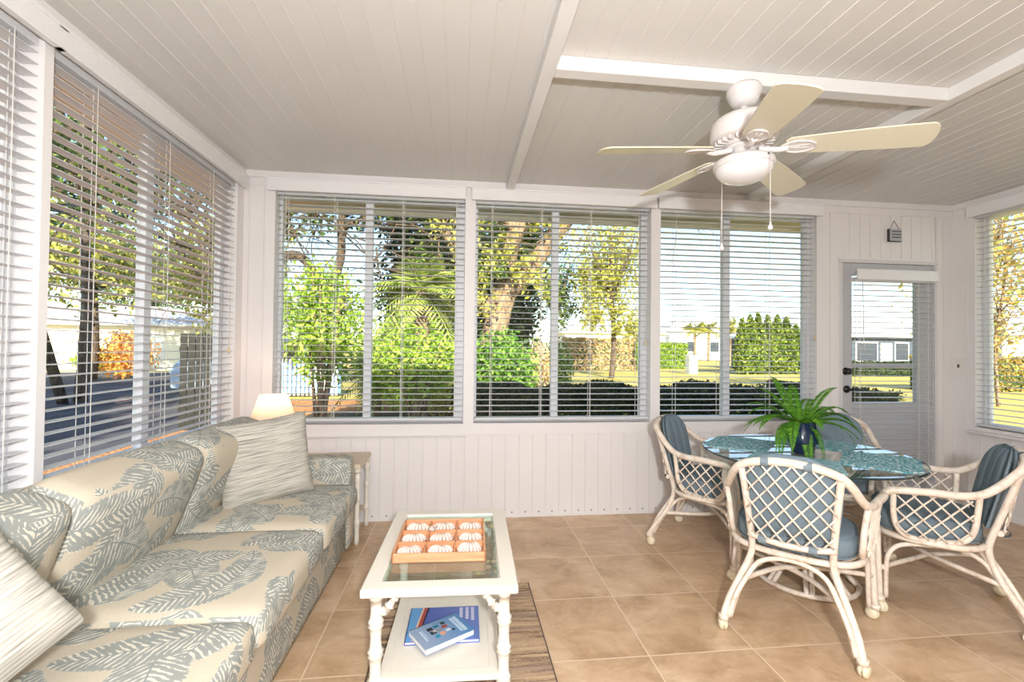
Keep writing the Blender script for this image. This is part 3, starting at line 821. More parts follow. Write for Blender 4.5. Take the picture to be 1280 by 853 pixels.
# books on the shelf (z of shelf top = SZ-.004+.008)
bz0 = .008+SZ-.0035
def cover_mat(name, c1, c2, rot=0):
    k = NT(name, .3, .5); s = k.n('ShaderNodeSeparateXYZ'); k.l(k.mapping(k.coord('Object'), rot=(0, 0, rot)), s.inputs[0])
    n = k.noise(k.coord(), 14, 3)
    f = k.math('ADD', k.math('MULTIPLY_ADD', s.outputs[0], 3.2, .5), k.math('MULTIPLY_ADD', n, .3, -.15), clamp=True)
    k.base(k.mix(f, c1, c2)); return k.m
M_bluebig = cover_mat('blue_book_cover', (.06, .09, .42), (.13, .21, .52)); M_bluesm = cover_mat('pale_blue_book_cover', (.34, .40, .52), (.04, .22, .50))
b1 = thing('book', 'large flat royal blue picture book lying on the coffee table shelf', 'book', (-.042, 1.925, bz0), math.radians(-1))
MB().box(-.148, .132, -.112, .112, .0025, .0115).build('pages', MT['page'], b1)
MB().box(-.150, .136, -.115, .115, .0115, .014).box(-.150, .136, -.115, .115, 0, .0025).box(-.151, -.148, -.115, .115, 0, .014).build('cover', M_bluebig, b1)
a_ = MB().add([(-.148, -.114, .0142), (-.128, -.114, .0142), (-.100, .114, .0142), (-.148, .114, .0142)], [(0, 1, 2, 3)], 0)
a_.add([(-.121, -.114, .0144), (-.106, -.114, .0144), (-.080, .114, .0144), (-.095, .114, .0144)], [(0, 1, 2, 3)], 1)
a_.add([(-.128, -.114, .0145), (-.121, -.114, .0145), (-.094, .114, .0145), (-.101, .114, .0145)], [(0, 1, 2, 3)], 2)
a_.add([(-.106, -.114, .0146), (-.102, -.114, .0146), (-.072, .114, .0146), (-.080, .114, .0146)], [(0, 1, 2, 3)], 3)
a_.build('cover_picture', [paint('sea_blue_print', (.12, .34, .66)), paint('deep_red_print', (.35, .06, .05)), paint('sand_print', (.75, .50, .40)), paint('night_print', (.02, .02, .05))], b1)
lt = MB(); random.seed(5)
for col, x0 in enumerate((.055, .080, .103)):           # pale upright strokes of the title
    y = .105
    while y > .03-col*.01:
        h_ = random.uniform(.006, .013); lt.box(x0, x0+.014, y-h_, y, .0141, .0146); lt.box(x0+.004, x0+.010, y-h_-.002, y-h_, .0141, .0146); y -= h_+.004
lt.build('title_lettering', paint('pale_title_print', (.62, .62, .78)), b1)
b2 = thing('book', 'small thick pale blue paperback lying askew on top of the large blue book', 'book', (-.055, 1.838, bz0+.0148), math.radians(31))
MB().box(-.103, .103, -.070, .069, .002, .020).build('pages', MT['page'], b2)
MB().box(-.106, .104, -.071, .071, .020, .022).box(-.106, .104, -.071, .071, 0, .002).box(-.106, .104, .069, .071, 0, .022).build('cover', M_bluesm, b2)
ph = MB()
cols = [(.02, .02, .02), (.55, .45, .42), (.02, .18, .26), (.22, .25, .28), (.72, .36, .22), (.30, .06, .05), (.02, .28, .42), (.62, .66, .72), (.02, .05, .05)]
spots = [(-.036, .030, .024, .02, 0), (-.034, .004, .024, .020, 8), (-.008, .034, .022, .018, 2), (-.006, .008, .024, .016, 3), (-.005, -.018, .020, .020, 4), (.020, .016, .024, .018, 5), (-.030, -.026, .018, .018, 6), (.022, -.012, .020, .014, 7), (.024, .040, .018, .016, 8), (-.026, .010, .012, .012, 1), (.040, -.022, .012, .012, 8)]
for i, (x, y, w_, h_, c) in enumerate(spots): ph.box(x-w_/2, x+w_/2, y-h_/2, y+h_/2, .0218, .0222+i*.00005, c)
ph.build('cover_picture', [paint('cover_photo_%d' % i, c, .4) for i, c in enumerate(cols)], b2)
lt = MB(); random.seed(8)
for x0, ww in ((.058, .010), (.071, .016)):
    y = .05
    while y > -.05: 
        h_ = random.uniform(.004, .009); lt.box(x0, x0+ww, y-h_, y, .0219, .0224); y -= h_+.003
lm_ = paint('white_title_print', (.60, .74, .85)); lt.build('title_lettering', lm_, b2)
MB().box(-.078, -.073, -.03, .04, .0219, .0223).box(-.068, -.066, -.02, .04, .0219, .0223).build('author_lettering', lm_, b2)

# tray with compartments on the glass
TZ = .008+tz-.0055
tray = thing('wooden_tray', 'nine-compartment natural wood tray of seashells on the coffee table', 'tray', (-.062, 1.965, TZ), math.radians(-1.8))
S = .178; tb = MB()
tb.box(-S, S, -S, S, 0, .006)
for a in (-1, 1):
    tb.box(-S, S, a*S-(.009 if a > 0 else 0), a*S+(.009 if a < 0 else 0), 0, .036); tb.box(a*S-(.009 if a > 0 else 0), a*S+(.009 if a < 0 else 0), -S, S, 0, .036)
tb.build('tray_box', MT['tray'], tray, bevel=.0015)
dv = MB()
for a in (-.058, .058): dv.box(-S+.009, S-.009, a-.003, a+.003, .004, .032); dv.box(a-.003, a+.003, -S+.009, S-.009, .004, .032)
dv.build('divider', MT['tray'], tray)
def shell_mesh():
    mb = MB(); nt_, nr = 41, 10; vs = []; top = []
    for j in range(nr+1):
        for i in range(nt_):
            th = math.radians(-82+164*i/(nt_-1)); r = .05*(j/nr)
            r *= (1-.13*(abs(th)/1.43)**2.5)
            rib = math.cos(i/(nt_-1)*2*PI*10)
            rr_ = r*(1+.045*rib*(j/nr))
            z = .022*math.sin(PI*min(1, .14+j/nr*.86))**.8*(1-.25*(th/1.43)**2)+.0036*rib*(j/nr)**.5
            if j == nr: z = .002+.0014*rib
            vs.append((rr_*math.sin(th), rr_*math.cos(th)-.022, max(z, .0012)))
    fs = [(j*nt_+i, j*nt_+i+1, (j+1)*nt_+i+1, (j+1)*nt_+i) for j in range(nr) for i in range(nt_-1)]
    mb.add(vs, [tuple(reversed(f)) for f in fs], 0, smooth=True)
    base = [(x, y, 0) for x, y, z in vs[-nt_:]]+[(0, -.022, 0)]
    b = len(vs); n = len(base)
    mb.add(base, [tuple(range(n))], 0)
    # the two little ears at the hinge
    for s_ in (-1, 1): mb.add([(0, -.026, .001), (s_*.018, -.025, .001), (s_*.016, -.010, .003), (0, -.012, .010), (0, -.020, .008)], [(0, 1, 2, 3, 4)] if s_ > 0 else [(4, 3, 2, 1, 0)], 0)
    return mb
k = NT('seashell_cream', .5, .4); n_ = k.noise(k.coord(), 60, 3)
sx_ = k.n('ShaderNodeSeparateXYZ'); k.l(k.coord(), sx_.inputs[0])
an_ = k.math('ARCTAN2', sx_.outputs[0], k.math('ADD', sx_.outputs[1], .026))
ray_ = k.math('MULTIPLY', k.math('ADD', k.math('SINE', k.math('MULTIPLY', an_, 22)), k.math('MULTIPLY_ADD', n_, 2.2, -1.2)), 1.3, clamp=True)
k.base(k.mix(ray_, (.76, .68, .60), (.42, .28, .23))); M_shell = k.m
sh0 = shell_mesh().build('seashell', M_shell)
sh0['category'] = 'seashell'; sh0['group'] = 'seashells in the wooden tray'
names_r = ('back', 'middle', 'front'); names_c = ('left', 'centre', 'right')
ci = 0
extra = {(1, 0): 'dark-spotted ribbed scallop shell', (1, 1): 'bold ribbed white scallop shell', (0, 1): 'tall creamy scallop shell', (2, 2): 'peaked smooth pinkish scallop shell'}
for r_ in range(3):
    for c_ in range(3):
        o = sh0 if ci == 0 else sh0.copy()
        if ci: COL.objects.link(o)
        x, y = rot2((c_-1)*.116, (1-r_)*.116, -.062, 1.965, math.radians(-1.8))
        o.location = (x, y-.004, TZ+.0130); sc = random.uniform(1.08, 1.16); o.scale = (sc*(1.0 if (r_, c_) != (2, 2) else .95), sc*.95, sc*(1.0 if (r_, c_) != (2, 2) else 1.35))
        o.rotation_euler = (0, 0, PI+random.uniform(-.25, .25))
        o['label'] = '%s in the %s %s compartment of the tray' % (extra.get((r_, c_), 'pale scallop shell'), names_r[r_], names_c[c_])
        ci += 1
o = sh0.copy(); COL.objects.link(o); x, y = rot2(-.035, .072, -.062, 1.965, 0); o.location = (x-.005, y-.01, TZ+.0335); o.scale = (.62, .62, .7); o.rotation_euler = (0, .12, 1.3)
o['label'] = 'small white shell resting across the dividers behind the centre of the tray'
o['group'] = 'seashells in the wooden tray'

# ================================================================ DINING SET
TCX, TCY, TTZ, TR = 1.885, 2.345, .690, .515
dt = thing('dining_table', 'round clear glass dining table on a whitewashed rattan pedestal', 'table', (TCX, TCY, 0), PI/4)
n = 72
gt = MB(); gt.lathe([(0, TTZ-.010), (TR-.002, TTZ-.010)], n, mi=0, smooth=False); gt.lathe([(TR-.002, TTZ-.010), (TR, TTZ-.008), (TR, TTZ-.002), (TR-.002, TTZ)], n, mi=1); gt.lathe([(TR-.002, TTZ), (0, TTZ)], n, mi=0, smooth=False)
gt.build('glass_top', [MT['tableglass'], MT['glassedge']], dt)
pd = MB()
for k in range(8):
    th = 2*PI*k/8+.2; c, s_ = math.cos(th), math.sin(th)
    for d in (-.013, .013):
        P = [(.26, TTZ-.016), (.20, .60), (.10, .46), (.085, .34), (.11, .2), (.19, .07), (.24, .02)]
        pd.tube(smooth_path([(r*c-s_*d, r*s_+c*d, z) for r, z in P], 4), .012, 8)
for r, z in ((.245, TTZ-.024), (.115, .40), (.10, .32), (.24, .018)):
    pd.tube([(r*math.cos(a), r*math.sin(a), z) for a in np.linspace(0, 2*PI, 33)[:-1]], .013, 8, closed=True)
pd.build('pedestal', MT['rattan'], dt)

# chair template: x right, y forward -------------------------------------
def make_chair(label, group):
    t = thing('rattan_armchair', label, 'chair', group=group)
    rt = MT['rattan']
    PT = {}
    for s in (-1, 1):
        m_ = MB()
        m_.tube(smooth_path([(s*.181, -.318, .742), (s*.168, -.285, .62), (s*.157, -.245, .48), (s*.151, -.216, .375), (s*.160, -.215, .31), (s*.195, -.245, .22), (s*.228, -.292, .14), (s*.243, -.325, .085), (s*.246, -.335, .058)], 4), .0145, 10)
        m_.tube([(s*.246, -.330, .072), (s*.246, -.333, .05)], .021, 12)
        m_.build('leg', rt, t)
        m_ = MB()
        m_.tube(smooth_path([(s*.322, .166, .575), (s*.312, .186, .53), (s*.298, .198, .44), (s*.288, .195, .36), (s*.290, .192, .24), (s*.300, .186, .055)], 4), .0140, 10)
        m_.tube([(s*.2995, .187, .072), (s*.300, .186, .05)], .021, 12)
        m_.build('leg', rt, t)
    arm = [(.320, .172, .560), (.328, .150, .588), (.326, .09, .597), (.308, .0, .600), (.285, -.10, .598), (.262, -.175, .612), (.238, -.235, .655), (.212, -.285, .705), (.175, -.322, .745), (.10, -.338, .771), (0, -.344, .780)]
    rail = [(-x, y, z) for x, y, z in arm]+[(x, y, z) for x, y, z in arm[-2::-1]]
    MB().tube(smooth_path(rail, 4), .0175, 12).build('arm_rail', rt, t)
    MB().tube(smooth_path([(-.160, -.248, .425), (-.08, -.272, .418), (0, -.280, .416), (.08, -.272, .418), (.160, -.248, .425)], 4), .013, 10).build('lower_back_rail', rt, t)
    # back lattice
    m_ = MB()
    ysurf = lambda x, z: -.284-(z-.42)*.20-.0+.030*(x/.17)**2*1.0
    def zt(x): return .770-.040*(x/.175)**2
    def inside(x, z): return abs(x) < .157+(z-.42)*.06 and .424 < z < zt(x)
    def strips(m_, inside, f, x0, x1, z0, z1, stepx, slope, off=0.0):
        for sg in (1, -1):
            c = -2.0
            while c < 2.0:
                seg = []
                for i in range(80):
                    z = z0+(z1-z0)*i/79; x = c+off+sg*(z-z0)*slope
                    if x0 <= x <= x1 and inside(x, z): seg.append((x, z))
                    else:
                        if len(seg) > 3: m_.tube([f(*seg[q], sg) for q in sorted(set(list(range(0, len(seg), 8))+[len(seg)-1]))], .0042, 6)
                        seg = []
                if len(seg) > 3: m_.tube([f(*seg[q], sg) for q in sorted(set(list(range(0, len(seg), 8))+[len(seg)-1]))], .0042, 6)
                c += stepx
    strips(m_, inside, lambda x, z, sg: (x, ysurf(x, z)+sg*.003, z), -.19, .19, .42, .78, .062, .80)
    m_.build('back_lattice', rt, t)
    # side hoops with lattice
    for s in (-1, 1):
        hp = [(.268, -.165, .600), (.256, -.160, .52), (.250, -.148, .435), (.248, -.115, .385), (.250, -.05, .366), (.258, .02, .362), (.270, .085, .372), (.286, .122, .415), (.302, .135, .49), (.318, .135, .590)]
        MB().tube(smooth_path([(s*x, y, z) for x, y, z in hp], 4), .0125, 10).build('arm_hoop', rt, t)
        hx = lambda y: .258+(y+.15)*.17
        def ins(y, z):
            u = (y+.012)/.138; v = (z-.478)/.108
            return (abs(u)**3.2+abs(v)**3.2 < 1) or (z > .478 and abs(u) < .96 and z < .592)
        m2 = MB(); strips(m2, ins, lambda y, z, sg: (s*(hx(y)+sg*.003+(z-.37)*.06), y, z), -.16, .16, .36, .60, .064, .92, .01)
        m2.build('arm_lattice', rt, t)
    # seat ring, arches, stretchers
    ring = []
    for a in np.linspace(0, 2*PI, 41)[:-1]:
        c, s_ = math.cos(a), math.sin(a); e = .72
        ring.append((.258*math.copysign(abs(c)**e, c), -.005+.212*math.copysign(abs(s_)**e, s_), .352))
    MB().tube(ring, .014, 10, closed=True).build('seat_ring', rt, t)
    ar = MB()
    for s in (-1, 1):
        ar.tube(smooth_path([(s*.222, -.318, .066), (s*.205, -.285, .14), (s*.178, -.238, .22), (s*.160, -.19, .285), (s*.175, -.11, .325), (s*.215, -.0, .328), (s*.250, .10, .318), (s*.268, .148, .275), (s*.272, .160, .20), (s*.276, .162, .060)], 4), .0105, 8)
    rear = [(.226, -.328, .066), (.205, -.305, .15), (.165, -.262, .235), (.125, -.225, .295), (.06, -.215, .325), (0, -.215, .332)]
    ar.tube(smooth_path([(-x, y, z) for x, y, z in rear]+[(x, y, z) for x, y, z in rear[-2::-1]], 4), .0105, 8)
    fr = [(.282, .196, .060), (.270, .205, .20), (.245, .21, .29), (.19, .212, .325), (.08, .215, .335), (0, .215, .336)]
    ar.tube(smooth_path([(-x, y, z) for x, y, z in fr]+[(x, y, z) for x, y, z in fr[-2::-1]], 4), .0105, 8)
    ar.build('leg_arches', rt, t)
    st = MB()
    st.tube(smooth_path([(-.20, -.255, .205), (-.06, -.05, .225), (.10, .06, .225), (.288, .185, .200)], 4), .0115, 8)
    st.tube(smooth_path([(.20, -.255, .205), (.06, -.05, .205), (-.10, .06, .205), (-.288, .185, .200)], 4), .0115, 8)
    st.build('cross_stretcher', rt, t)
    # castors
    for (x, y), a in zip(((-.246, -.333), (.246, -.333), (-.300, .186), (.300, .186)), (.5, -.4, 2.2, 1.1)):
        m_ = MB(); d = Vector((math.cos(a), math.sin(a), 0)); off = Vector((-d.y, d.x, 0))
        c = Vector((x, y, .0268))+off*.012
        for s in (-1, 1): m_.lathe([(0, .016), (.012, .0155), (.023, .012), (.0265, .004), (.0265, 0), (0, 0)], 20, c+d*s*.003, 0, axis=d*s)
        m_.tube([(x, y, .055), (x, y, .030)], .0055, 8, 1); m_.obox(c+Vector((0, 0, .012))-off*.004, .012, .03, .022, (0, 0, a), 0)
        m_.build('castor', [MT['castor'], MT['gold']], t)
    # cushions
    cu = MB(); NN = 44; prof = [(0, .362), (.5, .362), (.90, .364), (.975, .372), (1.0, .395), (1.0, .425), (.975, .448), (.90, .458), (.5, .466), (0, .468)]
    vs = []
    for r, z in prof:
        for k in range(NN):
            a = 2*PI*k/NN; c, s_ = math.cos(a), math.sin(a); e = .66
            vs.append((r*.238*math.copysign(abs(c)**e, c), -.0+r*.208*math.copysign(abs(s_)**e, s_), z))
    cu.add(vs, [(i*NN+k, i*NN+(k+1) % NN, (i+1)*NN+(k+1) % NN, (i+1)*NN+k) for i in range(len(prof)-1) for k in range(NN)], 0, smooth=True)
    for z in (.371, .449): cu.tube([(1.003*.238*math.copysign(abs(math.cos(a))**.66, math.cos(a))*.975, 1.003*.208*math.copysign(abs(math.sin(a))**.66, math.sin(a))*.975, z) for a in np.linspace(0, 2*PI, 45)[:-1]], .0035, 6, closed=True)
    cu.build('seat_cushion', MT['blue'], t)
    # back cushion : shield shaped pad with a channel down the middle
    bc = MB(); nu, nv = 21, 25
    def bpos(i, j, side):
        u = -1+2*i/(nu-1); v = j/(nv-1)
        z = .44+v*.365; wmax = .165+.022*math.sin(v*PI*.8)
        if v > .62: wmax *= math.sqrt(max(0.0, 1-((v-.62)/.40)**2.6))
        x = u*max(wmax, .01)
        e = (1-abs(u)**3.0)*(1-abs(2*v-1)**5)
        th = .006+.030*max(e, 0)**.5; chan = .012*math.exp(-((abs(x)-.055)/.010)**2)+.0
        y = -.222-(z-.44)*.235+.018*(x/.17)**2
        return (x, y+(side*(th-(chan if side > 0 else 0))), z)
    vs = [bpos(i, j, 1) for j in range(nv) for i in range(nu)]+[bpos(i, j, -1) for j in range(nv) for i in range(nu)]
    fs = []; N0 = nu*nv
    for j in range(nv-1):
        for i in range(nu-1):
            a = j*nu+i; fs.append((a, a+1, a+nu+1, a+nu)[::-1]); fs.append((N0+a, N0+a+1, N0+a+nu+1, N0+a+nu))
    per = [j*nu for j in range(nv)]+[(nv-1)*nu+i for i in range(1, nu)]+[j*nu+nu-1 for j in range(nv-2, -1, -1)]+[i for i in range(nu-2, 0, -1)]
    for a, b in zip(per, per[1:]+per[:1]): fs.append((a, b, N0+b, N0+a))
    bc.add(vs, fs, 0, smooth=True); bc.build('back_cushion', MT['blue'], t)
    for x in (-.085, .070):
        for (cx, cy, cz, rr_) in ((x, -.340, .775-.03*abs(x), .0205), (x*1.2, -.276, .418, .0165)):
            stp = MB(); ring_ = [(cx, cy+rr_*math.cos(a), cz+rr_*math.sin(a)) for a in np.linspace(0, 2*PI, 17)]
            for p, q in zip(ring_, ring_[1:]):
                P, Q = Vector(p), Vector(q); stp.add([P-Vector((.015, 0, 0)), Q-Vector((.015, 0, 0)), Q+Vector((.015, 0, 0)), P+Vector((.015, 0, 0))], [(0, 1, 2, 3)])
            stp.build('tie_strap', MT['strap'], t)
    return t
GC = 'rattan armchairs around the glass table'
chA = make_chair('rattan armchair with blue-grey cushions left of the glass table, nearest the middle window', GC)
def put(t, x, y, a): t.location = (x, y, 0); t.rotation_euler = (0, 0, a)
put(chA, 1.632, 2.792, -2.368)
for (x, y, a, lb) in ((1.586, 2.028, -.746, 'rattan armchair with its lattice back to the viewer, in front of the glass table'), (2.365, 2.127, .831, 'rattan armchair with blue-grey cushions right of the glass table, cut by the photo edge'), (2.452, 2.832, 2.40, 'rattan armchair behind the glass table, before the door, mostly hidden by the fern')):
    c = copy_tree(chA); put(c, x, y, a); c['label'] = lb

# placemats -------------------------------------------------------------
def mat_poly(): 
    return [(-.21, .175), (.21, .175), (.225, .40), (.145, .492), (-.145, .492), (-.225, .40)]
pm0 = MB().prism([(x, y) for x, y in reversed([(-.165, .165), (.205, .165), (.215, .42), (.15, .485), (-.15, .485), (-.21, .42)])][::1], TTZ+.0004, TTZ+.0044).build('placemat', MT['mat'])
for k, (ang, lb) in enumerate(((135, 'teal woven placemat before the front chair'), (45, 'teal woven placemat at the left chair'), (225, 'teal woven placemat at the right chair'), (-45, 'teal woven placemat behind the fern pot'))):
    o = pm0 if k == 0 else pm0.copy()
    if k: COL.objects.link(o)
    o.location = (TCX, TCY, k*.0002); o.rotation_euler = (0, 0, math.radians(ang)); tag(o, lb, 'placemat', 'teal placemats on the glass table')

# fern -------------------------------------------------------------------
fern = thing('potted_fern', 'green fern in a dark blue pot at the centre of the glass table', 'plant', (1.862, 2.330, TTZ+.001))
def sqlathe(prof, n=40, e=.75):
    vs = []
    for r, z in prof:
        for k in range(n):
            a = 2*PI*k/n+.35; c, s_ = math.cos(a), math.sin(a)
            x, y = r*math.copysign(abs(c)**e, c), r*math.copysign(abs(s_)**e, s_); vs.append((x, y, z))
    return MB().add(vs, [(i*n+k, i*n+(k+1) % n, (i+1)*n+(k+1) % n, (i+1)*n+k) for i in range(len(prof)-1) for k in range(n)], 0, smooth=True)
sqlathe([(0, 0), (.048, 0), (.050, .004), (.055, .05), (.057, .058), (.070, .056), (.071, .062), (.056, .165), (.050, .168), (.048, .15), (0, .15)]).build('pot', MT['pot'], fern)
MB().lathe([(0, .152), (.046, .150)], 20).build('soil', MT['soil'], fern)
random.seed(11)
def frond(az, L, rise, droop, wid=.031, start=.155):
    mb = MB(); N = 34; P = []
    d = Vector((math.cos(az), math.sin(az), 0)); side = Vector((-d.y, d.x, 0))
    for i in range(N+1):
        t = i/N; r = L*t*(1-.12*t); z = start+rise*math.sin(min(t*1.35, PI/2*1.0)*1.0)*1.0-droop*t**2.4
        P.append(d*(.012+r)+Vector((0, 0, z))+side*(.015*math.sin(t*3+az)))
    mb.tube(P[::3], [.0018*(1-.6*i/(len(P[::3]))) for i in range(len(P[::3]))], 5)
    for i in range(3, N+1):
        t = i/N; l = wid*math.sin(PI*min(1, .12+t*.92))**.7+.004; T = (P[i]-P[i-1]).normalized(); U = side.cross(T).normalized()
        for s in (-1, 1):
            for q in (0, .34, .67):
                b = P[i-1].lerp(P[i], q); w_ = .0036
                tip = b+side*s*l+T*l*.35-Vector((0, 0, l*.18))+U*random.uniform(-.003, .003)
                m1 = b.lerp(tip, .5)+T*w_; m0 = b.lerp(tip, .45)-T*w_*.6
                mb.add([b, m0, tip, m1], [(0, 1, 2, 3)])
    mb.build('frond', MT['fern'], fern)
fr_specs = [(-3.05, .34, .10, .10), (2.95, .33, .10, .12), (.12, .36, .11, .10), (-.22, .34, .09, .13), (.5, .34, .12, .08), (-2.7, .30, .06, .18), (2.6, .31, .17, .08), (-.5, .33, .07, .20),(-2.95, .33, .14, .16), (2.75, .30, .16, .12), (-2.45, .27, .10, .22), (2.2, .27, .24, .06), (1.7, .26, .27, .02), (1.2, .26, .25, .05), (.75, .31, .20, .10),
            (.35, .33, .17, .13), (0.0, .35, .15, .17), (-.35, .34, .12, .20), (-.70, .27, .09, .20), (-1.12, .12, .05, .33), (-1.95, .10, .04, .34), (-2.75, .24, .06, .26), (.15, .26, .24, .04), (2.9, .24, .20, .05), (1.0, .30, .15, .15), (-.15, .28, .19, .14), (-1.6, .13, .11, .12), (2.45, .32, .12, .20)]
for az, L, ri, dr in fr_specs: frond(az, L, ri, dr)

# ================================================================ OUTDOORS
def outdoor(name, mb, mats, label, cat, kind=None, group=None, **kw):
    o = mb.build(name, mats, **kw); tag(o, label, cat, group, kind); return o
struct(MB().box(-140, 160, -60, 200, GZ-.1, GZ).build('lawn', MT['lawn']), 'sunlit lawn outside', 'lawn')
struct(MB().add([(-19, -30, GZ+.005), (-4.4, -30, GZ+.005), (-4.4, 10.5, GZ+.005), (-12, 27, GZ+.005), (-28, 27, GZ+.005), (-28, 10, GZ+.005)], [(0, 1, 2, 3, 4, 5)]).build('driveway', MT['asphalt']), 'shaded asphalt drive outside the left windows', 'driveway')
struct(MB().add([(-19.5, 27.0, GZ+.01), (-11.8, 27.0, GZ+.01), (-4.2, 11, GZ+.01), (-3.7, 11.3, GZ+.01), (-11.5, 27.6, GZ+.01), (-28, 27.8, GZ+.01), (-28, 27, GZ+.01)], [(0, 1, 2, 3, 4, 5, 6)]).build('kerb', MT['concrete']), 'pale kerb', 'kerb')
struct(MB().add([(-4.9, -12, GZ+.012), (-1.6, -12, GZ+.012), (-1.6, 5.2, GZ+.012), (1.6, 5.2, GZ+.012), (1.6, 13.6, GZ+.012), (-4.9, 13.6, GZ+.012)], [(0, 1, 2, 3, 4, 5)]).build('mulch_bed', MT['mulch']), 'orange bark mulch bed outside', 'mulch bed')
struct(MB().box(-3.3, XR+1, YB+WT, 6.0, GZ, GZ+.02).box(-3.3, 1.4, 6.0, 11.2, GZ, GZ+.02).build('planting_bed', MT['soil']), 'dark planting bed', 'bed')

RNG = np.random.default_rng(4)
def leaves_mesh(name, blobs, mat, parent=None, size=.08, density=1.0, shell=.35, flat=.0, clump=0):
    """blobs: list of (cx,cy,cz,rx,ry,rz,count). Each leaf is a small folded quad"""
    cs = []
    for (cx, cy, cz, rx, ry, rz, cnt) in blobs:
        cnt = int(cnt*density)
        d = RNG.normal(size=(cnt, 3)); d /= np.linalg.norm(d, axis=1)[:, None]
        r = (shell+(1-shell)*RNG.random(cnt))[:, None]**.6
        p = d*r*np.array([rx, ry, rz])+np.array([cx, cy, cz])
        if clump:
            g = RNG.normal(size=(max(3, cnt//clump), 3)); g /= np.linalg.norm(g, axis=1)[:, None]; g *= (RNG.random(len(g))[:, None])**.4
            g = g*np.array([rx, ry, rz])+np.array([cx, cy, cz]); idx = RNG.integers(0, len(g), cnt)
            p = g[idx]+RNG.normal(size=(cnt, 3))*np.array([rx, ry, rz])*.13
        cs.append(p)
    P = np.concatenate(cs); N = len(P)
    a = RNG.normal(size=(N, 3)); a /= np.linalg.norm(a, axis=1)[:, None]
    b = np.cross(a, RNG.normal(size=(N, 3))); b /= np.linalg.norm(b, axis=1)[:, None]
    s = size*(.6+.8*RNG.random(N))[:, None]
    v = np.empty((N, 4, 3)); v[:, 0] = P-a*s; v[:, 1] = P+b*s*.45; v[:, 2] = P+a*s; v[:, 3] = P-b*s*.45
    me = bpy.data.meshes.new(name); me.vertices.add(4*N); me.vertices.foreach_set('co', v.ravel())
    me.loops.add(4*N); me.loops.foreach_set('vertex_index', np.arange(4*N)); me.polygons.add(N)
    me.polygons.foreach_set('loop_start', np.arange(0, 4*N, 4)); me.polygons.foreach_set('loop_total', np.full(N, 4))
    me.materials.append(mat); me.update(); me.validate()
    o = bpy.data.objects.new(name, me); COL.objects.link(o)
    if parent: o.parent = parent
    return o

LF = dict(oak=leafy('oak_leaf', (.02, .05, .01), (.09, .16, .03), (.25, .32, .07), .3), bright=leafy('bright_leaf', (.14, .26, .02), (.30, .45, .05), (.50, .62, .12), .4),
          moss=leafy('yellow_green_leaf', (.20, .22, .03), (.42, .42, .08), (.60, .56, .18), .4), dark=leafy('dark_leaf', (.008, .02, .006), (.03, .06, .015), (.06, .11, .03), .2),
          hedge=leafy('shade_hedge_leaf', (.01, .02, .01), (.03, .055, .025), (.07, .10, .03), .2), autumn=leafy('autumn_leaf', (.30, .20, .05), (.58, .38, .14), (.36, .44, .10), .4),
          cedar=leafy('cedar_leaf', (.015, .04, .008), (.12, .20, .025), (.40, .46, .08), .3), pink=leafy('pinkish_leaf', (.45, .30, .16), (.65, .48, .30), (.55, .50, .20), .3), palm=leafy('palm_leaf', (.10, .16, .02), (.30, .38, .08), (.46, .48, .16), .3),
          orange=leafy('orange_leaf', (.55, .18, .03), (.75, .36, .10), (.6, .45, .1), .3))

def limb(mb, pts, r0, r1, n=10, k=5, mi=0):
    P = smooth_path(pts, k); N = len(P); 
    mb.tube(P, [r0+(r1-r0)*i/(N-1)+random.uniform(-.03, .03)*r0 for i in range(N)], n, mi)
def twigs(mb, start, direction, L, r, depth, spread=.7, mi=0):
    d = Vector(direction).normalized(); p = Vector(start); pts = [p.copy()]
    for i in range(3):
        d = (d+Vector((random.uniform(-1, 1), random.uniform(-1, 1), random.uniform(-.6, .8)))*.28).normalized(); p = p+d*L/3; pts.append(p.copy())
    mb.tube(pts, [r*(1-.2*i) for i in range(4)], 5, mi)
    if depth > 0:
        for q in range(3):
            b = pts[random.randint(1, 3)]; nd = (d+Vector((random.uniform(-1, 1), random.uniform(-1, 1), random.uniform(-.8, .8)))*spread).normalized()
            twigs(mb, b, nd, L*random.uniform(.55, .8), r*.55, depth-1, spread, mi)

# big leaning oak behind the middle window
random.seed(21)
t = thing('oak_tree', 'massive oak with leaning pale limbs seen through the middle window', 'tree')
m_ = MB()
limb(m_, [(.7, 11.2, GZ-.05), (.72, 11.1, .5), (.80, 11.0, 1.5), (1.05, 11.0, 2.5)], .36, .27, 14)
limb(m_, [(.9, 11.0, 2.2), (1.1, 10.9, 3.2), (1.35, 10.8, 4.2), (1.75, 10.6, 5.3), (2.2, 10.4, 6.8)], .22, .14, 12)
limb(m_, [(1.0, 11.0, 2.4), (1.6, 10.9, 3.1), (2.2, 10.7, 3.9), (3.0, 10.5, 4.9), (4.2, 10.3, 5.9), (5.6, 10.2, 6.4)], .22, .12, 12)
limb(m_, [(.8, 11.1, 2.0), (.3, 11.2, 2.8), (-.2, 11.4, 3.8), (-.9, 11.6, 5.2), (-1.6, 11.8, 6.5)], .20, .10, 12)
limb(m_, [(3.2, 10.5, 4.9), (4.6, 10.6, 4.8), (6.0, 10.8, 5.0), (7.6, 11.0, 5.2)], .14, .06, 8)
limb(m_, [(1.3, 10.8, 4.0), (.6, 10.6, 4.6), (-.5, 10.4, 5.0), (-2.0, 10.2, 5.4)], .13, .06, 8)
for q in range(20):
    x = random.uniform(-2.2, 8.5); twigs(m_, (x, random.uniform(9.8, 11), random.uniform(4.7, 5.8)), (random.uniform(-.6, .8), random.uniform(-.3, .3), random.uniform(-.7, .3)), 1.3, .03, 2)
m_.build('trunk', MT['bark'], t)
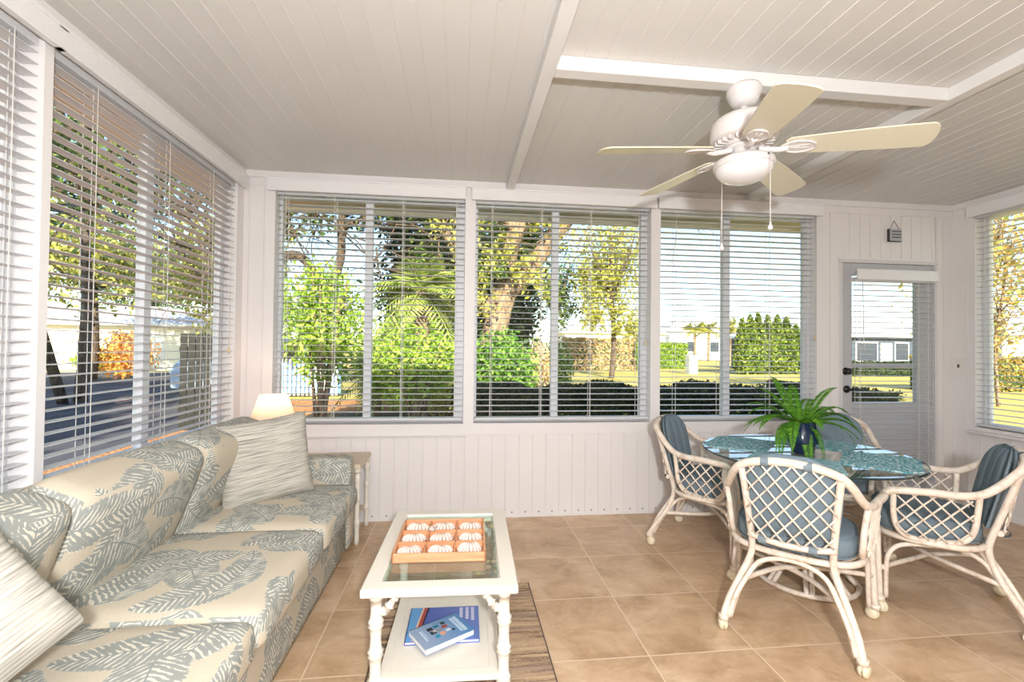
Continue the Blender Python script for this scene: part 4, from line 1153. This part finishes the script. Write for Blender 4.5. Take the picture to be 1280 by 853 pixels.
leaves_mesh('crown', [(-1.2, 11.5, 5.9, 2.2, 1.8, 1.5, 7000), (1.4, 12, 6.6, 2.5, 1.8, 1.4, 8000), (3.8, 11.5, 6.9, 2.6, 1.8, 1.2, 6000), (1.2, 12.6, 4.4, 1.6, .8, 1.1, 3500), (-.3, 12.4, 3.3, 1.2, .7, 1.3, 2600), (.6, 10.6, 3.0, .5, .4, .5, 500)], LF['oak'], t, .085, clump=26)
leaves_mesh('sparse_twig_leaves', [(5.2, 10.6, 5.2, 2.4, .8, .75, 2600), (7.6, 10.8, 5.0, 1.8, .8, .5, 700)], LF['oak'], t, .055, clump=22)
leaves_mesh('sun_tinted_leaves', [(1.0, 10.4, 3.4, .5, .4, .6, 450), (2.0, 10.2, 4.0, .6, .4, .5, 300), (.0, 10.2, 5.2, .9, .5, .6, 500), (.2, 10.2, 2.6, .7, .5, .7, 700), (-.1, 10.3, 4.2, .7, .5, .9, 900), (1.7, 10.3, 2.9, .5, .4, .5, 350), (2.6, 10.3, 5.0, .8, .5, .6, 500)], LF['moss'], t, .06, clump=20)  # front leaves in yellow-green, sunlight put into their colour

# oak at left behind first window
random.seed(5)
t = thing('oak_tree', 'dark bare-limbed oak seen through the back window nearest the sofa', 'tree')
m_ = MB()
limb(m_, [(-6.3, 13.2, GZ), (-5.9, 13.0, 1.4), (-5.3, 12.8, 2.9), (-4.7, 12.6, 4.4), (-3.6, 12.3, 6.2)], .34, .16, 12)
limb(m_, [(-5.0, 12.8, 3.4), (-4.2, 12.6, 3.6), (-3.4, 12.3, 2.7), (-2.9, 12.2, 2.2)], .15, .06, 8)
limb(m_, [(-5.6, 13, 2.2), (-4.9, 12.7, 2.5), (-4.0, 12.4, 1.9)], .14, .07, 8)
limb(m_, [(-3.5, 12.2, 2.2), (-3.0, 12.0, 3.4), (-2.9, 11.8, 4.6), (-2.2, 11.6, 6.0)], .12, .07, 8)
limb(m_, [(-2.9, 11.9, 4.2), (-2.1, 11.8, 4.6), (-1.0, 11.6, 4.9)], .08, .04, 8)
limb(m_, [(-4.9, 12.6, 4.2), (-5.8, 12.2, 5.0), (-7, 11.8, 5.6)], .12, .05, 8)
for q in range(46):
    twigs(m_, (random.uniform(-7, -.6), random.uniform(11, 12.8), random.uniform(3.4, 5.8)), (random.uniform(-1, 1), random.uniform(-.4, .4), random.uniform(-.9, .3)), 1.5, .026, 2)
m_.build('trunk', MT['darkbark'], t)
leaves_mesh('crown', [(-4.6, 12.2, 6.4, 3.2, 1.6, 1.2, 9000), (-1.5, 11.8, 6.1, 1.8, 1.2, 1.0, 3500), (-4.3, 12.2, 4.9, 2.6, 1.2, .9, 1800)], LF['oak'], t, .075, clump=22)

# evergreen backdrop between the first two windows
def tree(name, label, x, y, z, rx, rz, mat, cnt, size=.11, trunk=.14, group=None, extra=(), bark='darkbark', clump=30):
    t = thing(name, label, 'tree', (0, 0, 0), 0, group)
    m_ = MB(); limb(m_, [(x, y, GZ), (x+.1, y, (z-rz)*.6), (x-.1, y, z), (x, y, z+rz*.5)], trunk, trunk*.4, 8)
    for q in range(4):
        a = q*PI/2+.4; limb(m_, [(x, y, z-rz*.7), (x+math.cos(a)*rx*.5, y+math.sin(a)*rx*.5, z), (x+math.cos(a)*rx*.75, y+math.sin(a)*rx*.7, z+rz*.4)], trunk*.5, trunk*.15, 6)
    m_.build('trunk', MT[bark], t)
    bl = [(x, y, z, rx, rx*.8, rz, cnt*.5)]
    for q in range(5):
        a = random.uniform(0, 2*PI); bl.append((x+math.cos(a)*rx*.6, y+math.sin(a)*rx*.4, z+random.uniform(-.5, .5)*rz, rx*.5, rx*.45, rz*.5, cnt*.1))
    leaves_mesh('crown', bl+list(extra), mat, t, size, clump=clump)
    return t
GT = 'trees beyond the lawn and drive'
tree('evergreen_tree', 'dense dark evergreen behind the palm in the back window nearest the sofa', -1.0, 15.5, 3.4, 1.7, 3.3, LF['dark'], 11000, .12, group=GT)
tree('mossy_tree', 'tall yellow-green feathery tree standing on the lawn in the middle window', 8.1, 24, 5.9, 2.3, 2.9, LF['moss'], 7000, .11, .16, GT, [(7.0, 23.5, 3.2, .9, .6, 1.3, 900), (8.6, 23.5, 2.6, 1.0, .6, 1.0, 700)], clump=24)
tree('mossy_tree', 'smaller grey-green tree just left of the feathery yellow one', 5.6, 27, 4.6, 1.6, 2.2, LF['oak'], 3500, .11, .2, GT)
tree('distant_tree', 'round yellow-green tree near the right edge of the middle window', 15.2, 38, 2.4, 1.3, 1.5, LF['moss'], 2200, .12, .12, GT)
tree('distant_tree', 'small bright tree at the left edge of the window beside the door', 13.6, 32, 1.3, .9, 1.2, LF['bright'], 1800, .1, .1, GT)
# distant palms
def fan_palm(x, y, h, r, label, cat='palm tree', nf=26, lf=LF['palm'], seed=1, group=None, drop=.5, rad=.12):
    random.seed(seed); t = thing('palm_tree', label, cat, (x, y, GZ), 0, group)
    m_ = MB(); limb(m_, [(0, 0, 0), (.05, 0, h*.5), (0, 0, h)], rad*1.2, rad, 10); m_.build('trunk', MT['bark'], t)
    f_ = MB()
    for q in range(nf):
        a = random.uniform(0, 2*PI); el = random.uniform(-.6, 1.2); L = r*random.uniform(.8, 1.1)
        d = Vector((math.cos(a)*math.cos(el), math.sin(a)*math.cos(el), math.sin(el))); s = Vector((-math.sin(a), math.cos(a), 0))
        N = 9; P = [Vector((0, 0, h))+d*L*i/N-Vector((0, 0, drop*r*(i/N)**2)) for i in range(N+1)]
        f_.tube(P, .008*r, 4)
        for i in range(2, N+1):
            for sd in (-1, 1):
                for q2 in (0, .5):
                    b = P[i-1].lerp(P[i], q2); l = r*.26*math.sin(PI*min(.96, .2+i/N*.8)); T = (P[i]-P[i-1]).normalized(); tip = b+s*sd*l+T*l*.6-Vector((0, 0, l*.35))
                    f_.add([b, b.lerp(tip, .5)-T*.02*r, tip, b.lerp(tip, .5)+T*.02*r], [(0, 1, 2, 3)])
    f_.build('fronds', lf, t); return t
tree('evergreen_tree', 'dark evergreen behind the big oak in the middle window', 1.0, 16.0, 3.2, 1.9, 3.2, LF['dark'], 11000, .12, group=GT)
shrub_later = None
fan_palm(-.75, 9.0, 2.6, 1.25, 'green palm with arching fronds in the right pane of the back window nearest the sofa', nf=34, seed=3, rad=.13)
fan_palm(-1.55, 8.6, 1.1, .9, 'low palmetto among the yellow-green shrubs in the back window nearest the sofa', nf=26, seed=9, rad=.1)
for i, (x, y, h, lb) in enumerate(((33.0, 62, 4.4, 'leftmost of the three distant palms in the window beside the door'), (35.6, 63, 4.7, 'middle of the three distant palms in the window beside the door'), (38.3, 62, 4.9, 'rightmost of the three distant palms in the window beside the door'))):
    fan_palm(x, y, h, 2.6, lb, nf=34, seed=i, group='distant palms', rad=.17, lf=LF['moss'])

# shrubs
def shrub(name, label, x, y, z0, rx, ry, h, mat, cnt, size=.05, stems=6, group=None, blobs=None, clump=9, bark='bark'):
    t = thing(name, label, 'shrub', (0, 0, 0), 0, group)
    m_ = MB()
    for q in range(stems):
        a = random.uniform(0, 2*PI); e = (x+math.cos(a)*rx*.6, y+math.sin(a)*ry*.6, z0+h*random.uniform(.6, .9))
        limb(m_, [(x+random.uniform(-.1, .1)*rx, y, GZ), (x+math.cos(a)*rx*.35, y+math.sin(a)*ry*.3, z0+h*.35), e], .022, .008, 6)
    m_.build('branches', MT[bark], t)
    leaves_mesh('foliage', blobs or [(x, y, z0+h/2, rx, ry, h/2, cnt)], mat, t, size, clump=clump); return t
random.seed(2)
shrub('leafy_shrub', 'tall bright green shrub filling the left pane of the back window nearest the sofa', -2.1, 7.4, .75, .66, .5, 1.75, LF['bright'], 5200, .045, 16)
shrub('leafy_shrub', 'rounded yellow-green shrub before the palm in the back window nearest the sofa', -.72, 8.1, .35, .88, .42, 1.15, LF['bright'], 5200, .045, 12)
shrub('leafy_shrub', 'low yellow-green shrub farther back behind the palm in the back window nearest the sofa', -1.1, 11.3, -.25, 1.25, .6, 2.3, LF['bright'], 7000, .06, 18)
shrub('leafy_shrub', 'yellow ground shrub by the window post in the back window nearest the sofa', -.15, 10.4, -.3, .75, .5, 1.15, LF['moss'], 3600, .05, 8)
shrub('leafy_shrub', 'vivid green bush at the foot of the oak in the middle window', .85, 9.2, -.2, .72, .5, 1.75, leafy('vivid_leaf', (.03, .11, .01), (.13, .29, .035), (.32, .48, .10), .35), 6500, .055, 8)
shrub('pink_shrub', 'pinkish bare shrub right of the vivid green bush', 2.3, 13.0, -.3, .45, .4, 1.8, LF['pink'], 1500, .05, 12)
shrub('dark_shrub', 'dark square shrub left of the mullion in the middle window', 3.05, 14.6, -.3, .6, .5, 1.75, LF['dark'], 3500, .06, 5)
shrub('orange_shrub', 'low orange-brown flowering shrub at the left edge of the middle window', .55, 8.5, -.3, .5, .35, .5, LF['pink'], 1500, .04, 6)
def hedge(label, x0, x1, y0, y1, h, mat, cnt, size=.06, name='hedge', z0=GZ, group=None, core='dark'):
    t = thing(name, label, 'hedge', (0, 0, 0), 0, group)
    r = RNG.random((cnt, 3)); k = RNG.random(cnt)
    wob = lambda q: .05*np.sin(q*5.1)+.04*np.sin(q*11.7+1)
    P = r*np.array([x1-x0, y1-y0, h])+np.array([x0, y0, z0])
    top = k < .35; fr = (k >= .35) & (k < .8); P[top, 2] = z0+h-.12*RNG.random(top.sum())**2+wob(P[top, 0])*.6; P[fr, 1] = y0+.12*RNG.random(fr.sum())
    blobs = [(p[0], p[1], p[2], .03, .03, .03, 3) for p in P[:cnt//3]]
    leaves_mesh('foliage', blobs, mat, t, size)
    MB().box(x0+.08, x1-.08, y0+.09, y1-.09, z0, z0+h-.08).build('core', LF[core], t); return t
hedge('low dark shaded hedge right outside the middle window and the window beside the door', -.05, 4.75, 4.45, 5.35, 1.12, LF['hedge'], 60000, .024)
fl = leaves_mesh('flowers', [(1.3, 4.5, .55, .6, .06, .09, 90), (2.85, 4.5, .60, .3, .06, .08, 60)], leafy('yellow_flower', (.7, .6, .1), (.85, .75, .25)), None, .02)
tag(fl, 'scattered yellow blooms in the low shaded hedge', 'flowers', kind='stuff')
hedge('pinkish-yellow clipped hedge across the lawn in the middle window', 7.6, 13.0, 33, 34, 2.3, LF['pink'], 9000, .12)
hedge('long yellow-green clipped hedge across the lawn in the middle window', 13.0, 18.6, 36, 37.2, 2.1, LF['bright'], 9000, .12)
hedge('low clipped hedge with golden leaves outside the right window', 18.6, 27.0, 16.2, 17.4, 1.35, LF['autumn'], 12000, .07)
hedge('low dark hedge along the house seen through the door', 24.5, 38, 26.4, 27.2, .9, LF['hedge'], 9000, .09)
# arborvitae
random.seed(12)
def cone_shrub(x, y, h, r, label):
    t = thing('arborvitae', label, 'shrub', (x, y, GZ), 0, 'row of upright evergreens by the far house')
    MB().tube([(0, 0, 0), (0, 0, h*.6)], .06, 6).build('stem', MT['darkbark'], t)
    n = 1500; zz = RNG.random(n); rad = r*(1-zz**2.2)*(.55+.45*np.minimum(1, zz*6))
    a = RNG.random(n)*2*PI
    bl = [(rad[i]*math.cos(a[i])*.85, rad[i]*math.sin(a[i])*.85, .15+zz[i]*h*.97, .10, .10, .16, 3) for i in range(n)]
    leaves_mesh('foliage', bl, LF['cedar'], t, .11)
specs = [(18.25, 28.2, 3.5, .55), (18.95, 28.4, 3.75, .6), (19.65, 28.6, 3.9, .62), (20.4, 28.7, 3.8, .65), (21.15, 28.8, 3.85, .6), (21.9, 28.9, 3.7, .62), (22.65, 29.0, 3.2, .72)]
pos_ = ['leftmost, against the mullion', 'second from the left', 'third from the left', 'middle one, tallest tip', 'third from the right', 'second from the right', 'rightmost and lowest, nearest the house wall']
for (x, y, h, r), l in zip(specs, pos_): cone_shrub(x, y, h, r, 'upright yellow-green evergreen, %s of the row of seven' % l)

# autumn tree at right window
random.seed(31)
t = thing('autumn_tree', 'slender tree with golden brown leaves outside the right window', 'tree')
m_ = MB(); limb(m_, [(15.6, 11.8, GZ), (15.5, 11.8, 1.6), (15.7, 11.7, 3.4), (15.6, 11.7, 5.2)], .05, .02, 8)
for q in range(30): twigs(m_, (15.6, 11.8, random.uniform(1.2, 5)), (random.uniform(-1, 1), random.uniform(-.6, .6), random.uniform(0, .9)), 1.2, .02, 1)
m_.build('trunk', MT['bark'], t)
leaves_mesh('crown', [(15.4, 11.8, 3.4, 2.1, 1.6, 2.5, 2600), (14.2, 12, 4.2, 1.3, 1.0, 1.2, 700)], LF['autumn'], t, .095, clump=14)

# houses
def house(label, x0, x1, y0, y1, h, rh, wall_m, roof_m, wins=(), doors=(), name='house', over=.5, fasc='stucco'):
    t = thing(name, label, 'house')
    MB().box(x0, x1, y0, y1, GZ, h).build('walls', wall_m, t)
    a, b, c, d = x0-over, x1+over, y0-over, y1+over; ym = (c+d)/2; ins = min((d-c)/2, (b-a)/2)*.9
    r_ = MB().add([(a, c, h), (b, c, h), (b, d, h), (a, d, h), (a+ins, ym, h+rh), (b-ins, ym, h+rh)], [(0, 1, 5, 4), (1, 2, 5), (2, 3, 4, 5), (3, 0, 4), (3, 2, 1, 0)]); r_.build('roof', roof_m, t)
    MB().box(a, b, c-.02, c+.02, h-.14, h+.02).box(b-.02, b+.02, c, d, h-.14, h+.02).box(a-.02, a+.02, c, d, h-.14, h+.02).build('fascia', MT[fasc], t)
    for (wx, ww, wz0, wz1) in wins:
        f_ = MB().box(wx-.08, wx+ww+.08, y0-.04, y0+.01, wz0-.08, wz1+.08).build('window', MT['stucco'], t)
        MB().box(wx, wx+ww, y0-.05, y0-.03, wz0, wz1).build('pane', MT['darkglass'], f_)
    for (wx, ww) in doors: MB().box(wx, wx+ww, y0-.04, y0+.02, GZ, 1.9).build('door', MT['stucco'], t)
    return t
house('low blue-grey house with a pale hip roof seen through the door', 23.6, 33.5, 30.2, 38, 2.45, 2.0, MT['bluewall'], MT['roof'], [(25.0, 1.4, .7, 1.9), (28.3, 1.6, .6, 1.9), (31.4, 1.0, .7, 1.9)], [(30.2, .9)])
house('white neighbouring house with a pale roof outside the right window', 36.0, 52, 27, 36, 2.6, 2.1, MT['stucco'], MT['roof'], [(39, 1.6, .7, 2.0), (44, 1.6, .7, 2.0)], [(42, .95)])
house('white garage with cream walls across the drive at left', -31, -15.8, 29.5, 37, 2.45, 1.3, MT['stucco2'], MT['roof'], [(-20.2, 1.0, .6, 1.8)], [(-18.2, .9)], name='garage')
house('bright white bungalow far across the lawn in the window beside the door', 34, 46, 72, 80, 4.4, 2.4, MT['stucco'], MT['roof'], [(37, 1.5, 1, 2.6), (41, 1.5, 1, 2.6)], [(39.5, 1)])
house('small white bungalow behind the clipped hedge in the middle window', 12, 24, 52, 60, 3.2, 1.8, MT['stucco'], MT['roof'], [(15, 1.5, 1, 2.4), (19, 1.5, 1, 2.4)], [(17.5, 1)])

# utility boxes on the lawn
for (x, y, s, h, lb) in ((14.9, 28.4, .55, 1.15, 'upright white utility box on the lawn, nearer of the two'), (20.6, 43.5, 1.6, .9, 'wide white utility box on the lawn, farther of the two')):
    t = thing('utility_box', lb, 'utility box', (x, y, GZ)); MB().box(-s/2, s/2, -.3, .3, 0, h).build('cabinet', MT['utility'], t, bevel=.03); MB().box(-s/2-.04, s/2+.04, -.34, .34, h, h+.07).build('lid', MT['utility'], t, bevel=.02)

# things beyond the left windows
t = thing('fence_panel', 'dark upright slatted fence panel beyond the left window mullion', 'fence', (-4.55, 9.0, GZ), .3)
for k in range(7): MB().box(-.42+k*.12, -.42+k*.12+.105, -.015, .015, 0, 1.74).build('fence_slat', MT['darkwood'], t)
MB().box(-.44, .44, .015, .05, .3, .4).box(-.44, .44, .015, .05, 1.4, 1.5).build('fence_rail', MT['darkwood'], t)
shrub('orange_shrub', 'orange and yellow leaved shrub before the garage at left', -14.6, 22.2, -.3, 1.15, .8, 2.0, LF['orange'], 2600, .09)
shrub('drive_shrub', 'low green shrub against the garage wall at left', -20.0, 28.6, -.3, 1.5, .6, 1.1, LF['bright'], 2600, .1)
tree('drive_tree', 'broad tree over the drive in the left window, yellow-green lower leaves', -15.5, 21.5, 5.2, 4.2, 2.6, LF['moss'], 8000, .13, .22, GT, clump=34)
tree('drive_tree', 'dark tree nearer the window on the left, branches against the sky', -9.9, 13.4, 6.4, 3.4, 2.4, LF['oak'], 5500, .09, .15, GT, clump=36)
tree('drive_tree', 'yellow-green tree right of the mullion in the left window', -9.2, 19.5, 4.3, 2.4, 2.8, LF['moss'], 7000, .12, .22, GT, clump=30)
tree('drive_tree', 'far dark tree over the garage roof at left', -25, 41, 6.5, 5.0, 3.0, LF['oak'], 9000, .17, .3, GT, clump=34)
random.seed(44)
t = thing('bare_branches', 'bare dark branches hanging across the top of the left window', 'branches')
m_ = MB(); limb(m_, [(-10, 13, GZ), (-9.4, 11, 3.2), (-8.2, 9.4, 4.4), (-6.6, 8.6, 4.9), (-4.6, 8.0, 4.6)], .12, .05, 8)
for q in range(34): twigs(m_, (random.uniform(-9, -4.2), random.uniform(7.8, 9.8), random.uniform(3.4, 5.2)), (random.uniform(-1, 1), random.uniform(-.6, .6), random.uniform(-.8, .4)), 1.2, .022, 2)
m_.build('branch', MT['darkbark'], t)
leaves_mesh('leaves', [(-7.2, 9.0, 4.8, 2.6, 1.2, 1.1, 2600)], LF['oak'], t, .06, clump=16)
# unseen trees added beside the house to throw shade on the drive
tree('added_shade_oak', 'unseen leafy oak added for shade, nearest the left side of the house, beside the drive', -9.0, -4.5, 6.0, 3.6, 2.0, LF['oak'], 9000, .2, .4)
tree('added_shade_oak', 'unseen leafy oak added for shade, in the middle of the three beside the drive', -9.8, 3.2, 6.2, 3.4, 1.9, LF['oak'], 8000, .2, .4)
tree('added_shade_oak', 'unseen leafy oak added for shade, on the far side of the drive, level with the sofa', -16.5, 4.5, 6.2, 3.6, 2.0, LF['oak'], 8000, .2, .4)
# car and painted fence behind the shrub
t = thing('car', 'pale blue parked van at the left edge of the back window nearest the sofa', 'car', (-6.5, 15.4, GZ), math.radians(80))
body = [(-2.2, .35), (-2.25, .9), (-2.0, 1.05), (-1.35, 1.75), (1.6, 1.8), (2.05, 1.1), (2.2, .9), (2.2, .35)]
cbm = MB(); n = len(body); cbm.add([(x, -.85, z) for x, z in body]+[(x, .85, z) for x, z in body], [tuple(range(n)), tuple(reversed(range(n, 2*n)))]+[(k, n+k, n+(k+1) % n, (k+1) % n) for k in range(n)])
cbm.build('body', MT['car'], t, bevel=.06, seg=3)
MB().box(-1.2, 1.5, -.87, .87, 1.12, 1.62).build('side_windows', MT['darkglass'], t)
MB().add([(-2.0, -.7, 1.10), (-2.0, .7, 1.10), (-1.39, .7, 1.74), (-1.39, -.7, 1.74)], [(0, 1, 2, 3)]).xform(Matrix.Translation((-.03, 0, .01))).build('windscreen', MT['darkglass'], t)
for x in (-1.4, 1.4):
    for y in (-.82, .82): MB().lathe([(0, -.1), (.3, -.1), (.33, -.05), (.33, .05), (.3, .1), (0, .1)], 24, (x, y, .33), axis=(0, 1, 0)).build('wheel', MT['tyre'], t)
t = thing('picket_fence', 'blue and white picket fence behind the bright green shrub', 'fence', (-4.6, 14.6, GZ), .1)
for k in range(16): MB().box(-.95+k*.12, -.95+k*.12+.06, -.012, .012, .05, 1.15).build('picket', MT['utility'], t)
MB().box(-1, 1, .012, .04, .3, .38).box(-1, 1, .012, .04, .9, .98).build('fence_rail', MT['bluepaint'], t)
MB().box(-1, 1, .05, .07, .1, 1.05).build('back_board', MT['bluepaint'], t)
